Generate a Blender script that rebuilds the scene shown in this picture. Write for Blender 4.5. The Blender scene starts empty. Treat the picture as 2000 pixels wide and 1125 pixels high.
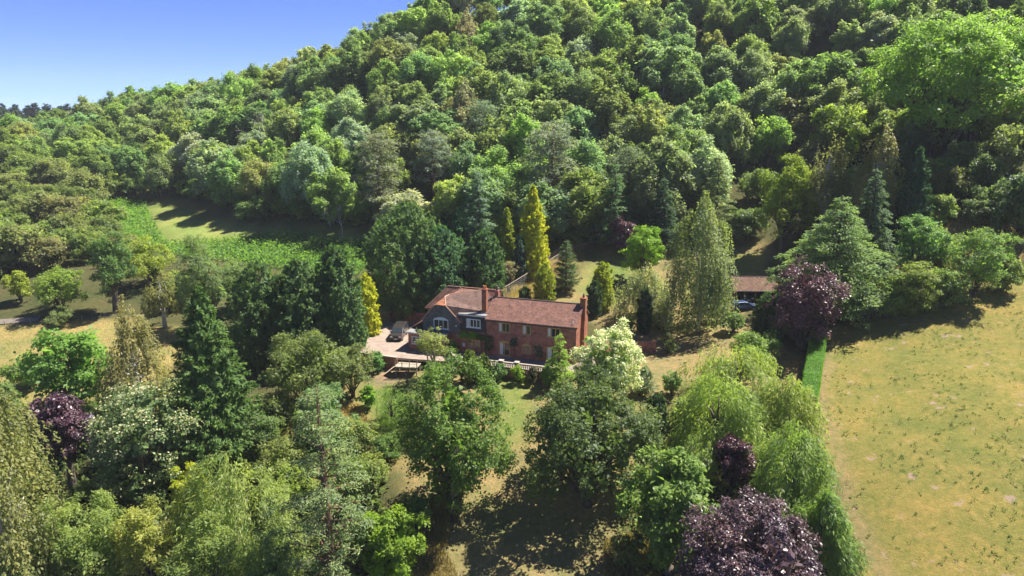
import bpy, math, random
import numpy as np
from mathutils import Vector, Matrix

# ---------------------------------------------------------------- camera, sky, sun, exposure
SC = bpy.context.scene
COL = SC.collection
CAM_H, FPX, PITCH = 34.0, 1333.33, math.radians(14.0)
cam_d = bpy.data.cameras.new('camera'); cam = bpy.data.objects.new('camera', cam_d); COL.objects.link(cam)
cam.location = (0, 0, CAM_H); cam.rotation_euler = (math.radians(90) - PITCH, 0, 0)
cam_d.sensor_width = 36.0; cam_d.lens = FPX / 2000 * 36; cam_d.clip_start = 1.0; cam_d.clip_end = 9000
SC.camera = cam
SUN_EL = math.radians(57); SUN_AZ = math.atan2(0.90, 0.43)          # azimuth clockwise from +Y: behind the house, to the right
w = bpy.data.worlds.new('World'); SC.world = w; w.use_nodes = True
nt = w.node_tree; nt.nodes.clear()
sky = nt.nodes.new('ShaderNodeTexSky'); sky.sky_type = 'NISHITA'; sky.sun_disc = False
sky.sun_elevation = SUN_EL; sky.sun_rotation = SUN_AZ; sky.altitude = 300; sky.air_density = 0.5; sky.dust_density = 0.0; sky.ozone_density = 4.0
bg = nt.nodes.new('ShaderNodeBackground'); bg.inputs[1].default_value = 0.061
wo = nt.nodes.new('ShaderNodeOutputWorld')
wb = nt.nodes.new('ShaderNodeMix'); wb.data_type = 'RGBA'; wb.blend_type = 'MULTIPLY'; wb.inputs[0].default_value = 1.0; wb.inputs[7].default_value = (0.60, 0.66, 0.98, 1)   # white balance
nt.links.new(sky.outputs[0], wb.inputs[6]); nt.links.new(wb.outputs[2], bg.inputs[0]); nt.links.new(bg.outputs[0], wo.inputs[0])
sd = bpy.data.lights.new('sun', 'SUN'); sd.energy = 4.0; sd.angle = math.radians(0.5); sd.color = (1.0, 0.95, 0.86)
sun = bpy.data.objects.new('sun', sd); COL.objects.link(sun)
sdir = Vector((math.sin(SUN_AZ) * math.cos(SUN_EL), math.cos(SUN_AZ) * math.cos(SUN_EL), math.sin(SUN_EL)))
sun.rotation_euler = sdir.to_track_quat('Z', 'Y').to_euler(); sun.location = (60, 60, 150)
SC.view_settings.view_transform = 'Standard'; SC.view_settings.look = 'None'
SC.view_settings.exposure = 1.74; SC.view_settings.gamma = 1.0
SC.cycles.use_denoising = True; SC.cycles.denoiser = 'OPENIMAGEDENOISE'; SC.cycles.denoising_input_passes = 'RGB_ALBEDO_NORMAL'; SC.cycles.denoising_prefilter = 'ACCURATE'
SC.cycles.max_bounces = 9; SC.cycles.diffuse_bounces = 8; SC.cycles.glossy_bounces = 2
SC.cycles.transmission_bounces = 3; SC.cycles.transparent_max_bounces = 4
SC.cycles.sample_clamp_indirect = 4.0

# ---------------------------------------------------------------- terrain heights
def ray(px, py):
    u = (px - 1000) / FPX; v = (562.5 - py) / FPX
    return np.array([u, math.cos(PITCH) + v * math.sin(PITCH), -math.sin(PITCH) + v * math.cos(PITCH)])
def atz(px, py, z):
    d = ray(px, py); t = (z - CAM_H) / d[2]; return d * t + np.array([0, 0, CAM_H])
def aty(px, py, Y):
    d = ray(px, py); t = Y / d[1]; return d * t + np.array([0, 0, CAM_H])

ctrl = []
for px, py, z in [
    (1000, 1125, -8.5), (1150, 980, -6.6), (1150, 880, -4.0), (1020, 755, -1.6), (900, 748, -1.6), (800, 745, -2.0),
    (1250, 765, -1.5), (1300, 690, -0.8), (1400, 1125, -8.5), (1300, 950, -5.5), (1450, 800, -2.4),
    (1620, 660, 1.6), (1800, 640, 4.0), (2000, 540, 9.5), (2000, 800, 1.5), (2000, 1125, -5.5), (1640, 1000, -5.5), (1640, 1125, -7.5), (1600, 800, -1.8), (1800, 800, 0.0), (1800, 1000, -3.8),
    (1160, 560, 3.2), (1160, 480, 7.0), (1080, 580, 2.2), (1250, 640, 0.1), (1360, 645, 0.5), (1450, 592, 2.0), (1430, 500, 7.0), (1540, 640, 1.6), (1550, 480, 9.5), (1700, 480, 12.0),
    (760, 662, -0.6), (720, 655, -0.6), (760, 622, 0.4), (850, 600, 1.6), (950, 575, 2.5), (1000, 690, -0.6), (650, 700, -1.6),
    (50, 720, -3.2), (200, 640, -1.4), (0, 1000, -8.0), (300, 1000, -7.4), (500, 860, -4.8), (700, 760, -2.8), (600, 1125, -10.0), (200, 1125, -10.5), (850, 1050, -7.4),
    (30, 632, -1.2), (100, 570, 1.4), (100, 450, 6.0), (250, 430, 7.0), (330, 440, 6.5), (450, 472, 5.4), (650, 485, 5.6), (550, 510, 4.0), (330, 398, 9.5), (700, 452, 8.5), (850, 470, 7.5), (500, 610, -0.6), (400, 620, -1.0),
    (1000, 460, 8.6), (1240, 470, 8.2)]:
    p = atz(px, py, z); ctrl.append((p[0], p[1], z))
for px, py, Y in [(1900, 430, 120), (1830, 300, 140), (1990, 490, 112), (1600, 330, 165), (1400, 380, 158)]:
    p = aty(px, py, Y); ctrl.append(tuple(p))
TREE_TOP = 13.2
for px, py, Y in [(0, 262, 330), (130, 236, 340), (250, 178, 330), (400, 155, 310), (540, 130, 292), (610, 98, 280), (740, 48, 266), (795, -10, 258),
                  (1000, -55, 262), (1130, -40, 262), (1300, -60, 255), (1600, -120, 235), (2000, -160, 215)]:
    p = aty(px, py, Y); ctrl.append((p[0], p[1], p[2] - TREE_TOP))
for a in [(-340, 480, 22), (-420, 560, 20), (-150, 430, 24), (0, 400, 58), (200, 380, 75), (400, 300, 70), (300, 120, 20), (250, 20, -15), (-300, 200, 2), (-300, 60, -12), (0, 0, -16), (0, -150, -26), (-200, -200, -26), (250, -200, -26),
          (-900, 600, 5), (-900, -600, -25), (0, 1200, 20), (900, 900, 40), (900, -500, -25), (0, -900, -25), (-2500, 2500, 8), (2500, 2500, 8), (2500, -2500, -20), (-2500, -2500, -20)]:
    ctrl.append(a)
CT = np.array(ctrl, float)
def phi(r2): return np.sqrt(r2 + 100.0)
_d2 = ((CT[:, None, :2] - CT[None, :, :2]) ** 2).sum(2)
_A = phi(_d2) - 0.35 * np.eye(len(CT))
_n = len(CT)
_M = np.zeros((_n + 1, _n + 1)); _M[:_n, :_n] = _A; _M[_n, :_n] = 1; _M[:_n, _n] = 1
_wt = np.linalg.solve(_M, np.append(CT[:, 2], 0))
def hz(x, y):
    x = np.atleast_1d(np.asarray(x, float)); y = np.atleast_1d(np.asarray(y, float)); out = np.zeros(x.size)
    xf, yf = x.ravel(), y.ravel()
    for i in range(0, xf.size, 20000):
        d2 = (xf[i:i + 20000, None] - CT[None, :, 0]) ** 2 + (yf[i:i + 20000, None] - CT[None, :, 1]) ** 2
        out[i:i + 20000] = phi(d2) @ _wt[:_n] + _wt[_n]
    return out.reshape(x.shape)
def inpoly(x, y, poly):
    x = np.asarray(x, float); y = np.asarray(y, float); r = np.zeros(x.shape, bool); n = len(poly)
    for i in range(n):
        x1, y1 = poly[i][:2]; x2, y2 = poly[(i + 1) % n][:2]
        if y1 == y2: continue
        c = ((y1 > y) != (y2 > y)) & (x < (x2 - x1) * (y - y1) / (y2 - y1) + x1)
        r ^= c
    return r
# house frame: s runs left along the front, t runs back, from the front right corner
HF = np.array([9.02, 91.44]); HU = np.array([-0.948, 0.318]); HV = np.array([0.318, 0.948])
def hp(s, t, z): q = HF + HU * s + HV * t; return Vector((q[0], q[1], z))
TERR = [(-24.3, 97.0), (-16.6, 94.2), (-7.8, 92.4), (6.6, 87.7), (11.5, 89.5), (13.6, 95.5), (12.8, 101.6), (-3.5, 106.6), (-12, 112.5), (-27, 113.5), (-27, 104)]
TERR_DIG = [(-25.5, 96.2), (-16.6, 93.4), (-7.8, 91.6), (6.8, 86.9), (12.5, 88.7), (14.8, 95.5), (13.8, 102.4), (-3.0, 107.6), (-11.6, 113.8), (-28.5, 114.7), (-28.5, 104)]
def ground_z(x, y):
    z = hz(x, y); m = inpoly(x, y, TERR_DIG)
    return np.where(m, np.minimum(z, -0.4), z)
def gz(x, y): return float(ground_z(np.array([x]), np.array([y]))[0])
def site(px, py):
    """where a sight line from the survey photograph meets the terrain"""
    d = ray(px, py); t = np.linspace(20, 700, 2800)
    z = hz(d[0] * t, d[1] * t); below = (CAM_H + d[2] * t) < z
    i = int(np.argmax(below)) if below.any() else len(t) - 1
    return np.array([d[0] * t[i], d[1] * t[i], z[i]])
def depth(p): return p[1] * math.cos(PITCH) - (p[2] - CAM_H) * math.sin(PITCH)

# ---------------------------------------------------------------- materials
def new_mat(name):
    m = bpy.data.materials.new(name); m.use_nodes = True; t = m.node_tree; t.nodes.clear()
    return m, t, t.nodes.new, t.links.new
def leaf_material(name, trans=0.3, rough=0.55, spec=0.25, accent=None):
    """leaf colour comes from the tree (object colour); tint varies leaf by leaf; accent colours flowers and bracts"""
    m, t, N, Lk = new_mat(name)
    oi = N('ShaderNodeObjectInfo'); at = N('ShaderNodeAttribute'); at.attribute_name = 'tint'
    r = N('ShaderNodeMapRange'); r.inputs[3].default_value = 0.60; r.inputs[4].default_value = 1.40; Lk(at.outputs['Fac'], r.inputs[0])
    mx = N('ShaderNodeMix'); mx.data_type = 'RGBA'; mx.blend_type = 'MULTIPLY'; mx.inputs[0].default_value = 1
    Lk(oi.outputs['Color'], mx.inputs[6])
    cr = N('ShaderNodeValToRGB'); cr.color_ramp.elements[0].color = (0.64, 0.70, 0.84, 1); cr.color_ramp.elements[1].color = (1.42, 1.30, 0.98, 1)
    e = cr.color_ramp.elements.new(0.5); e.color = (1, 1, 1, 1)
    Lk(at.outputs['Fac'], cr.inputs[0]); Lk(cr.outputs[0], mx.inputs[7])
    col = mx.outputs[2]
    if accent:
        gt = N('ShaderNodeMath'); gt.operation = 'GREATER_THAN'; gt.inputs[1].default_value = 1.5; Lk(at.outputs['Fac'], gt.inputs[0])
        ma = N('ShaderNodeMix'); ma.data_type = 'RGBA'; Lk(gt.outputs[0], ma.inputs[0]); Lk(col, ma.inputs[6]); ma.inputs[7].default_value = (*accent, 1); col = ma.outputs[2]
    p = N('ShaderNodeBsdfPrincipled'); p.inputs['Roughness'].default_value = rough; p.inputs['Specular IOR Level'].default_value = spec
    Lk(col, p.inputs['Base Color'])
    tr = N('ShaderNodeBsdfTranslucent')
    br = N('ShaderNodeMix'); br.data_type = 'RGBA'; br.blend_type = 'MULTIPLY'; br.inputs[0].default_value = 1; Lk(col, br.inputs[6]); br.inputs[7].default_value = (1.28, 1.40, 0.75, 1)
    Lk(br.outputs[2], tr.inputs[0])
    ms = N('ShaderNodeMixShader'); ms.inputs[0].default_value = trans; Lk(p.outputs[0], ms.inputs[1]); Lk(tr.outputs[0], ms.inputs[2])
    o = N('ShaderNodeOutputMaterial'); Lk(ms.outputs[0], o.inputs[0])
    return m
def noise_mat(name, c1, c2, scale=4.0, rough=0.8, bump=0.3, detail=6, spec=0.3, metallic=0.0, stretch=(1, 1, 1), bscale=None, c3=None):
    m, t, N, Lk = new_mat(name)
    tc = N('ShaderNodeTexCoord'); mp = N('ShaderNodeMapping'); mp.inputs['Scale'].default_value = stretch; Lk(tc.outputs['Object'], mp.inputs[0])
    n = N('ShaderNodeTexNoise'); n.inputs['Scale'].default_value = scale; n.inputs['Detail'].default_value = detail; n.inputs['Roughness'].default_value = 0.65; Lk(mp.outputs[0], n.inputs[0])
    r = N('ShaderNodeValToRGB'); r.color_ramp.elements[0].position = 0.32; r.color_ramp.elements[1].position = 0.68
    r.color_ramp.elements[0].color = (*c1, 1); r.color_ramp.elements[1].color = (*c2, 1)
    if c3: e = r.color_ramp.elements.new(0.5); e.color = (*c3, 1)
    Lk(n.outputs[0], r.inputs[0])
    p = N('ShaderNodeBsdfPrincipled'); p.inputs['Roughness'].default_value = rough; p.inputs['Specular IOR Level'].default_value = spec; p.inputs['Metallic'].default_value = metallic
    Lk(r.outputs[0], p.inputs['Base Color'])
    if bump:
        n2 = N('ShaderNodeTexNoise'); n2.inputs['Scale'].default_value = bscale or scale * 3; n2.inputs['Detail'].default_value = 4; Lk(mp.outputs[0], n2.inputs[0])
        b = N('ShaderNodeBump'); b.inputs['Strength'].default_value = bump; b.inputs['Distance'].default_value = 0.05; Lk(n2.outputs[0], b.inputs['Height']); Lk(b.outputs[0], p.inputs['Normal'])
    o = N('ShaderNodeOutputMaterial'); Lk(p.outputs[0], o.inputs[0]); return m
def brick_mat(name, c1, c2, mortar, uscale=1.0, bw=0.225, bh=0.075, rough=0.85, squash=0.012, moss=None, mossamt=0.5):
    """courses along the object's local X (or Y) and Z / slope, through a UV map measured in metres"""
    m, t, N, Lk = new_mat(name)
    uv = N('ShaderNodeUVMap'); uv.uv_map = 'UVMap'
    b = N('ShaderNodeTexBrick'); b.inputs['Scale'].default_value = 1.0; b.inputs['Brick Width'].default_value = bw; b.inputs['Row Height'].default_value = bh; b.inputs['Mortar Size'].default_value = squash
    b.inputs['Color1'].default_value = (*c1, 1); b.inputs['Color2'].default_value = (*c2, 1); b.inputs['Mortar'].default_value = (*mortar, 1); b.inputs['Bias'].default_value = 0.0
    Lk(uv.outputs[0], b.inputs[0])
    n = N('ShaderNodeTexNoise'); n.inputs['Scale'].default_value = 1.1; n.inputs['Detail'].default_value = 8; n.inputs['Roughness'].default_value = 0.75; Lk(uv.outputs[0], n.inputs[0])
    r = N('ShaderNodeValToRGB'); r.color_ramp.elements[0].position = 0.35; r.color_ramp.elements[1].position = 0.65; r.color_ramp.elements[0].color = (0.55, 0.54, 0.56, 1); r.color_ramp.elements[1].color = (1.35, 1.30, 1.24, 1); Lk(n.outputs[0], r.inputs[0])
    mx = N('ShaderNodeMix'); mx.data_type = 'RGBA'; mx.blend_type = 'MULTIPLY'; mx.inputs[0].default_value = 1; Lk(b.outputs[0], mx.inputs[6]); Lk(r.outputs[0], mx.inputs[7]); col = mx.outputs[2]
    if moss:
        n2 = N('ShaderNodeTexNoise'); n2.inputs['Scale'].default_value = 3.2; n2.inputs['Detail'].default_value = 6; n2.inputs['Roughness'].default_value = 0.8; Lk(uv.outputs[0], n2.inputs[0])
        r2 = N('ShaderNodeValToRGB'); r2.color_ramp.elements[0].position = 0.56; r2.color_ramp.elements[1].position = 0.66; r2.color_ramp.elements[1].color = (mossamt,) * 3 + (1,); Lk(n2.outputs[0], r2.inputs[0])
        m2 = N('ShaderNodeMix'); m2.data_type = 'RGBA'; Lk(r2.outputs[0], m2.inputs[0]); Lk(col, m2.inputs[6]); m2.inputs[7].default_value = (*moss, 1); col = m2.outputs[2]
    p = N('ShaderNodeBsdfPrincipled'); p.inputs['Roughness'].default_value = rough; p.inputs['Specular IOR Level'].default_value = 0.2; Lk(col, p.inputs['Base Color'])
    bm = N('ShaderNodeBump'); bm.inputs['Strength'].default_value = 0.6; bm.inputs['Distance'].default_value = 0.02; Lk(b.outputs['Fac'], bm.inputs['Height']); bm.invert = True; Lk(bm.outputs[0], p.inputs['Normal'])
    o = N('ShaderNodeOutputMaterial'); Lk(p.outputs[0], o.inputs[0]); return m
def glass_mat(name, col=(0.03, 0.04, 0.045), rough=0.06):
    m, t, N, Lk = new_mat(name); p = N('ShaderNodeBsdfPrincipled'); p.inputs['Base Color'].default_value = (*col, 1); p.inputs['Roughness'].default_value = rough; p.inputs['Specular IOR Level'].default_value = 0.8
    o = N('ShaderNodeOutputMaterial'); Lk(p.outputs[0], o.inputs[0]); return m
def paint_mat(name, col, metallic=0.4, rough=0.35, coat=0.6):
    m, t, N, Lk = new_mat(name); p = N('ShaderNodeBsdfPrincipled'); p.inputs['Base Color'].default_value = (*col, 1); p.inputs['Roughness'].default_value = rough; p.inputs['Metallic'].default_value = metallic
    p.inputs['Coat Weight'].default_value = coat; p.inputs['Coat Roughness'].default_value = 0.08
    o = N('ShaderNodeOutputMaterial'); Lk(p.outputs[0], o.inputs[0]); return m

M = {}
M['leaf'] = leaf_material('broad_leaf', 0.56, 0.5, 0.3)
M['needle'] = leaf_material('needle_spray', 0.40, 0.6, 0.2)
M['willow'] = leaf_material('willow_leaf', 0.52, 0.5, 0.3)
M['purple'] = leaf_material('purple_leaf', 0.2, 0.42, 0.5)
M['lime'] = leaf_material('lime_leaf', 0.3, 0.5, 0.3, (0.42, 0.41, 0.22))
M['blossom'] = leaf_material('blossom_leaf', 0.3, 0.5, 0.3, (0.74, 0.73, 0.46))
M['glossy'] = leaf_material('glossy_leaf', 0.48, 0.5, 0.3)
M['grass'] = leaf_material('grass_blade', 0.35, 0.6, 0.2)
M['bark'] = noise_mat('bark', (0.05, 0.04, 0.032), (0.14, 0.115, 0.09), 3, 0.9, 0.6, stretch=(1, 1, 0.2))
M['redbark'] = noise_mat('red_bark', (0.09, 0.045, 0.03), (0.22, 0.12, 0.08), 3, 0.9, 0.6, stretch=(1, 1, 0.2))
M['birchbark'] = noise_mat('birch_bark', (0.10, 0.09, 0.08), (0.62, 0.60, 0.55), 5, 0.7, 0.2, stretch=(1, 1, 3))
M['palebark'] = noise_mat('pale_bark', (0.28, 0.25, 0.2), (0.48, 0.44, 0.37), 4, 0.85, 0.3, stretch=(1, 1, 0.3))
M['brick'] = brick_mat('red_brick', (0.45, 0.145, 0.095), (0.30, 0.096, 0.07), (0.31, 0.235, 0.19))
M['brick_orange'] = brick_mat('orange_brick', (0.40, 0.13, 0.06), (0.29, 0.085, 0.043), (0.26, 0.18, 0.13))
M['tile'] = brick_mat('clay_roof_tile', (0.25, 0.125, 0.094), (0.165, 0.086, 0.068), (0.07, 0.04, 0.03), bw=0.17, bh=0.11, moss=(0.30, 0.24, 0.19), mossamt=0.85)
M['tile_grey'] = brick_mat('weathered_roof_tile', (0.205, 0.125, 0.10), (0.145, 0.09, 0.075), (0.07, 0.05, 0.04), bw=0.17, bh=0.11, moss=(0.27, 0.25, 0.22), mossamt=0.85)
M['tile_orange'] = brick_mat('orange_roof_tile', (0.48, 0.20, 0.10), (0.35, 0.14, 0.08), (0.14, 0.07, 0.04), bw=0.17, bh=0.11, moss=(0.4, 0.34, 0.26))
M['slate'] = brick_mat('grey_hung_tile', (0.18, 0.19, 0.185), (0.11, 0.117, 0.115), (0.05, 0.055, 0.055), bw=0.2, bh=0.14, moss=(0.26, 0.27, 0.27))
M['moss_roof'] = brick_mat('mossy_roof', (0.20, 0.11, 0.075), (0.13, 0.075, 0.055), (0.05, 0.035, 0.03), bw=0.2, bh=0.14, moss=(0.34, 0.31, 0.25), mossamt=0.95)
M['clad'] = noise_mat('dark_cladding', (0.025, 0.03, 0.04), (0.045, 0.05, 0.06), 6, 0.5, 0.2, stretch=(0.3, 0.3, 6))
M['lead'] = noise_mat('lead_sheet', (0.17, 0.165, 0.155), (0.28, 0.265, 0.24), 3, 0.6, 0.1)
M['ridge'] = noise_mat('ridge_tile', (0.32, 0.17, 0.11), (0.46, 0.29, 0.20), 4, 0.8, 0.3)
M['ridge_dark'] = noise_mat('dark_ridge_tile', (0.08, 0.06, 0.055), (0.17, 0.12, 0.10), 4, 0.8, 0.3)
M['oak'] = noise_mat('oak_joinery', (0.42, 0.26, 0.085), (0.55, 0.36, 0.13), 5, 0.6, 0.15, stretch=(1, 1, 0.2))
M['white'] = noise_mat('white_paint', (0.60, 0.63, 0.66), (0.70, 0.72, 0.74), 3, 0.45, 0.0)
M['glass'] = glass_mat('window_glass')
M['curtain'] = noise_mat('curtain', (0.55, 0.56, 0.55), (0.72, 0.72, 0.70), 4, 0.9, 0.1)
M['stone'] = noise_mat('pale_stone', (0.27, 0.22, 0.18), (0.42, 0.36, 0.30), 5, 0.85, 0.4)
M['paving'] = noise_mat('stone_paving', (0.17, 0.13, 0.11), (0.27, 0.215, 0.18), 1.5, 0.9, 0.3)
M['gravel'] = noise_mat('pink_gravel', (0.20, 0.15, 0.12), (0.33, 0.255, 0.205), 0.9, 0.95, 0.5, bscale=14)
M['timber'] = noise_mat('weathered_timber', (0.20, 0.15, 0.11), (0.40, 0.32, 0.25), 3, 0.85, 0.3, stretch=(1, 1, 0.2))
M['palewood'] = noise_mat('pale_timber', (0.25, 0.21, 0.16), (0.36, 0.31, 0.245), 3, 0.8, 0.2)
M['darkwood'] = noise_mat('dark_timber', (0.05, 0.035, 0.025), (0.11, 0.075, 0.05), 3, 0.8, 0.2)
M['brownwood'] = noise_mat('brown_timber', (0.22, 0.12, 0.06), (0.32, 0.18, 0.09), 3, 0.8, 0.2)
M['wire'] = noise_mat('fence_wire', (0.30, 0.30, 0.29), (0.40, 0.40, 0.38), 3, 0.5, 0.0, metallic=0.6)
M['black'] = noise_mat('black_rubber', (0.012, 0.012, 0.013), (0.03, 0.03, 0.03), 4, 0.8, 0.1)
M['metal'] = noise_mat('wheel_metal', (0.30, 0.30, 0.31), (0.45, 0.45, 0.46), 4, 0.35, 0.0, metallic=0.9)
M['van_paint'] = paint_mat('brown_metallic_paint', (0.05, 0.038, 0.034), 0.3)
M['car_paint'] = paint_mat('blue_metallic_paint', (0.045, 0.075, 0.16))
M['car_dark'] = paint_mat('dark_blue_paint', (0.02, 0.035, 0.09))
M['lamp'] = glass_mat('lamp_glass', (0.55, 0.56, 0.58), 0.1)
M['redlamp'] = glass_mat('tail_lamp', (0.35, 0.02, 0.02), 0.15)
M['plate'] = noise_mat('number_plate', (0.68, 0.68, 0.66), (0.75, 0.75, 0.73), 4, 0.5, 0.0)
M['terracotta'] = noise_mat('terracotta', (0.45, 0.15, 0.06), (0.60, 0.23, 0.10), 4, 0.8, 0.2)
M['asphalt'] = noise_mat('worn_lane', (0.12, 0.10, 0.08), (0.19, 0.16, 0.13), 1.2, 0.95, 0.3)
M['rose'] = leaf_material('rose_flower', 0.25, 0.5, 0.3, (0.72, 0.55, 0.50))

# ---------------------------------------------------------------- mesh helpers
def np_mesh(name, V, nper, mat, tint=None, smooth=False):
    """V: (faces*nper,3) unshared polygon corners"""
    me = bpy.data.meshes.new(name); nv = len(V); nf = nv // nper
    me.vertices.add(nv); me.vertices.foreach_set('co', np.ascontiguousarray(V, dtype=np.float32).ravel())
    me.loops.add(nv); me.loops.foreach_set('vertex_index', np.arange(nv, dtype=np.int32))
    me.polygons.add(nf); me.polygons.foreach_set('loop_start', np.arange(0, nv, nper, dtype=np.int32))
    if tint is not None:
        a = me.attributes.new('tint', 'FLOAT', 'FACE'); a.data.foreach_set('value', np.asarray(tint, dtype=np.float32))
    me.materials.append(mat); me.update(); me.validate(); return me
class MB:
    """polygon collector for built things"""
    def __init__(s): s.v = []; s.f = []
    def box(s, a, b, fr=None):
        """axis box between corners a and b, in frame fr(x,y,z)->Vector"""
        fr = fr or (lambda x, y, z: Vector((x, y, z))); n = len(s.v)
        for z in (a[2], b[2]):
            for x, y in ((a[0], a[1]), (b[0], a[1]), (b[0], b[1]), (a[0], b[1])): s.v.append(fr(x, y, z))
        s.f += [[n + i for i in q] for q in ((3, 2, 1, 0), (4, 5, 6, 7), (0, 1, 5, 4), (1, 2, 6, 5), (2, 3, 7, 6), (3, 0, 4, 7))]; return s
    def poly(s, pts): n = len(s.v); s.v += [Vector(p) for p in pts]; s.f.append(list(range(n, n + len(pts)))); return s
    def slab(s, pts, off):
        """closed slab: polygon pts and the same moved by off"""
        n = len(s.v); k = len(pts); off = Vector(off); s.v += [Vector(p) for p in pts] + [Vector(p) + off for p in pts]
        s.f.append(list(range(n, n + k))); s.f.append(list(range(n + 2 * k - 1, n + k - 1, -1)))
        for i in range(k): j = (i + 1) % k; s.f.append([n + j, n + i, n + k + i, n + k + j])
        return s
    def tube(s, pts, rad, sides=6, cap=True):
        pts = [Vector(p) for p in pts]; n0 = len(s.v); rad = rad if hasattr(rad, '__len__') else [rad] * len(pts)
        for i, p in enumerate(pts):
            d = (pts[min(i + 1, len(pts) - 1)] - pts[max(i - 1, 0)]).normalized()
            a = d.cross(Vector((0, 0, 1)) if abs(d.z) < 0.9 else Vector((1, 0, 0))).normalized(); b = d.cross(a)
            for k in range(sides): an = 2 * math.pi * k / sides; s.v.append(p + (a * math.cos(an) + b * math.sin(an)) * rad[i])
        for i in range(len(pts) - 1):
            for k in range(sides):
                k2 = (k + 1) % sides; s.f.append([n0 + i * sides + k, n0 + (i + 1) * sides + k, n0 + (i + 1) * sides + k2, n0 + i * sides + k2])
        if cap:
            s.f.append([n0 + k for k in range(sides)]); e = n0 + (len(pts) - 1) * sides; s.f.append([e + sides - 1 - k for k in range(sides)])
        return s
    def lathe(s, c, prof, sides=8):
        return s.tube([Vector(c) + Vector((0, 0, z)) for z, r in prof], [r for z, r in prof], sides)
    def mesh(s, name, mat, uv=False, smooth=False):
        me = bpy.data.meshes.new(name); me.from_pydata([tuple(v) for v in s.v], [], s.f); me.materials.append(mat)
        if uv:
            l = me.uv_layers.new(name='UVMap'); me.update()
            for p in me.polygons:
                n = p.normal; h = Vector((-n.y, n.x, 0)); h = h.normalized() if h.length > 1e-3 else Vector((HU[0], HU[1], 0)); up = n.cross(h)
                for li in p.loop_indices:
                    co = me.vertices[me.loops[li].vertex_index].co; l.data[li].uv = (co.dot(h), co.dot(up))
        if smooth: me.polygons.foreach_set('use_smooth', [True] * len(me.polygons))
        me.update(); return me
    def build(s, name, mat, parent=None, uv=False, smooth=False): return obj(name, s.mesh(name, mat, uv, smooth), parent)
def obj(name, me, parent=None, color=None):
    o = bpy.data.objects.new(name, me); COL.objects.link(o); o.parent = parent
    if color is not None: o.color = (*(min(c * g, 0.8) for c, g in zip(color, LEAF_GAIN)), 1)
    return o
def tag(o, label=None, cat=None, group=None, kind=None):
    if label: o['label'] = label
    if cat: o['category'] = cat
    if group: o['group'] = group
    if kind: o['kind'] = kind
    return o
def thing(name, label, cat, loc=(0, 0, 0), rz=0, group=None):
    o = bpy.data.objects.new(name, None); COL.objects.link(o); o.location = loc; o.rotation_euler = (0, 0, rz); o.empty_display_size = 0.5
    return tag(o, label, cat, group)
RIDENT = lambda x, y, z: Vector((x, y, z))

LEAF_GAIN = (1.95, 1.88, 1.80)
# ---------------------------------------------------------------- foliage engine
def nrm(a): return a / np.maximum(np.linalg.norm(a, axis=-1, keepdims=True), 1e-9)
def unit(rng, n): return nrm(rng.normal(size=(n, 3)))
UP = np.array([0, 0, 1.0])
def leaves(P, Nn, T, L, W, tint):
    """rhombic leaves: base P, axis T, normal Nn, slightly folded"""
    Nn = nrm(Nn); T = nrm(T - Nn * (T * Nn).sum(1, keepdims=True)); B = np.cross(Nn, T)
    L = np.broadcast_to(L, (len(P),))[:, None]; W = np.broadcast_to(W, (len(P),))[:, None]
    mid = P + T * L * 0.5 + Nn * L * 0.10
    V = np.stack([P, mid + B * W * 0.5, P + T * L, mid - B * W * 0.5], 1)
    return V.reshape(-1, 3), np.clip(tint, 0, 2)
class Foliage:
    def __init__(s): s.V = []; s.t = []
    def add(s, P, Nn, T, L, W, tint): v, t = leaves(P, Nn, T, L, W, tint); s.V.append(v); s.t.append(t)
    def count(s): return sum(len(x) for x in s.t)
    def mesh(s, name, mat): return np_mesh(name, np.concatenate(s.V), 4, mat, np.concatenate(s.t))
def clump(F, rng, C, rc, outw, k, leaf, wr=0.62, tintc=None, up=0.45, rnd=0.55, squash=0.75, accent=0.0):
    n = len(C); tintc = rng.normal(0.5, 0.14, n) if tintc is None else tintc; k = max(8, int(k * 0.84)); leaf = leaf * 1.06
    C = np.repeat(C, k, 0); rcx = np.repeat(np.broadcast_to(rc, (n,)), k)[:, None]; o = np.repeat(outw, k, 0); tt = np.repeat(tintc, k)
    d = nrm(unit(rng, n * k) + o * 0.45 + UP * 0.25)
    P = C + d * rcx * (np.sqrt(rng.uniform(0.1, 1.1, (n * k, 1))) + 0.22 * rng.exponential(1.0, (n * k, 1)) * (rng.random((n * k, 1)) < 0.3)) * np.array([1, 1, squash])
    Nn = d * 0.4 + o * 0.3 + UP * (up + 0.15) + rng.normal(size=(n * k, 3)) * rnd
    T = unit(rng, n * k) + d * 0.3 - UP * 0.15
    L = leaf * (0.5 + rng.gamma(4.0, 0.125, n * k))
    ti = np.clip(tt + rng.normal(0, 0.17, n * k), 0, 1)
    if accent: ti = np.where(rng.random(n * k) < accent, 2.0, ti)
    F.add(P, Nn, T, L, L * wr, ti)
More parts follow.
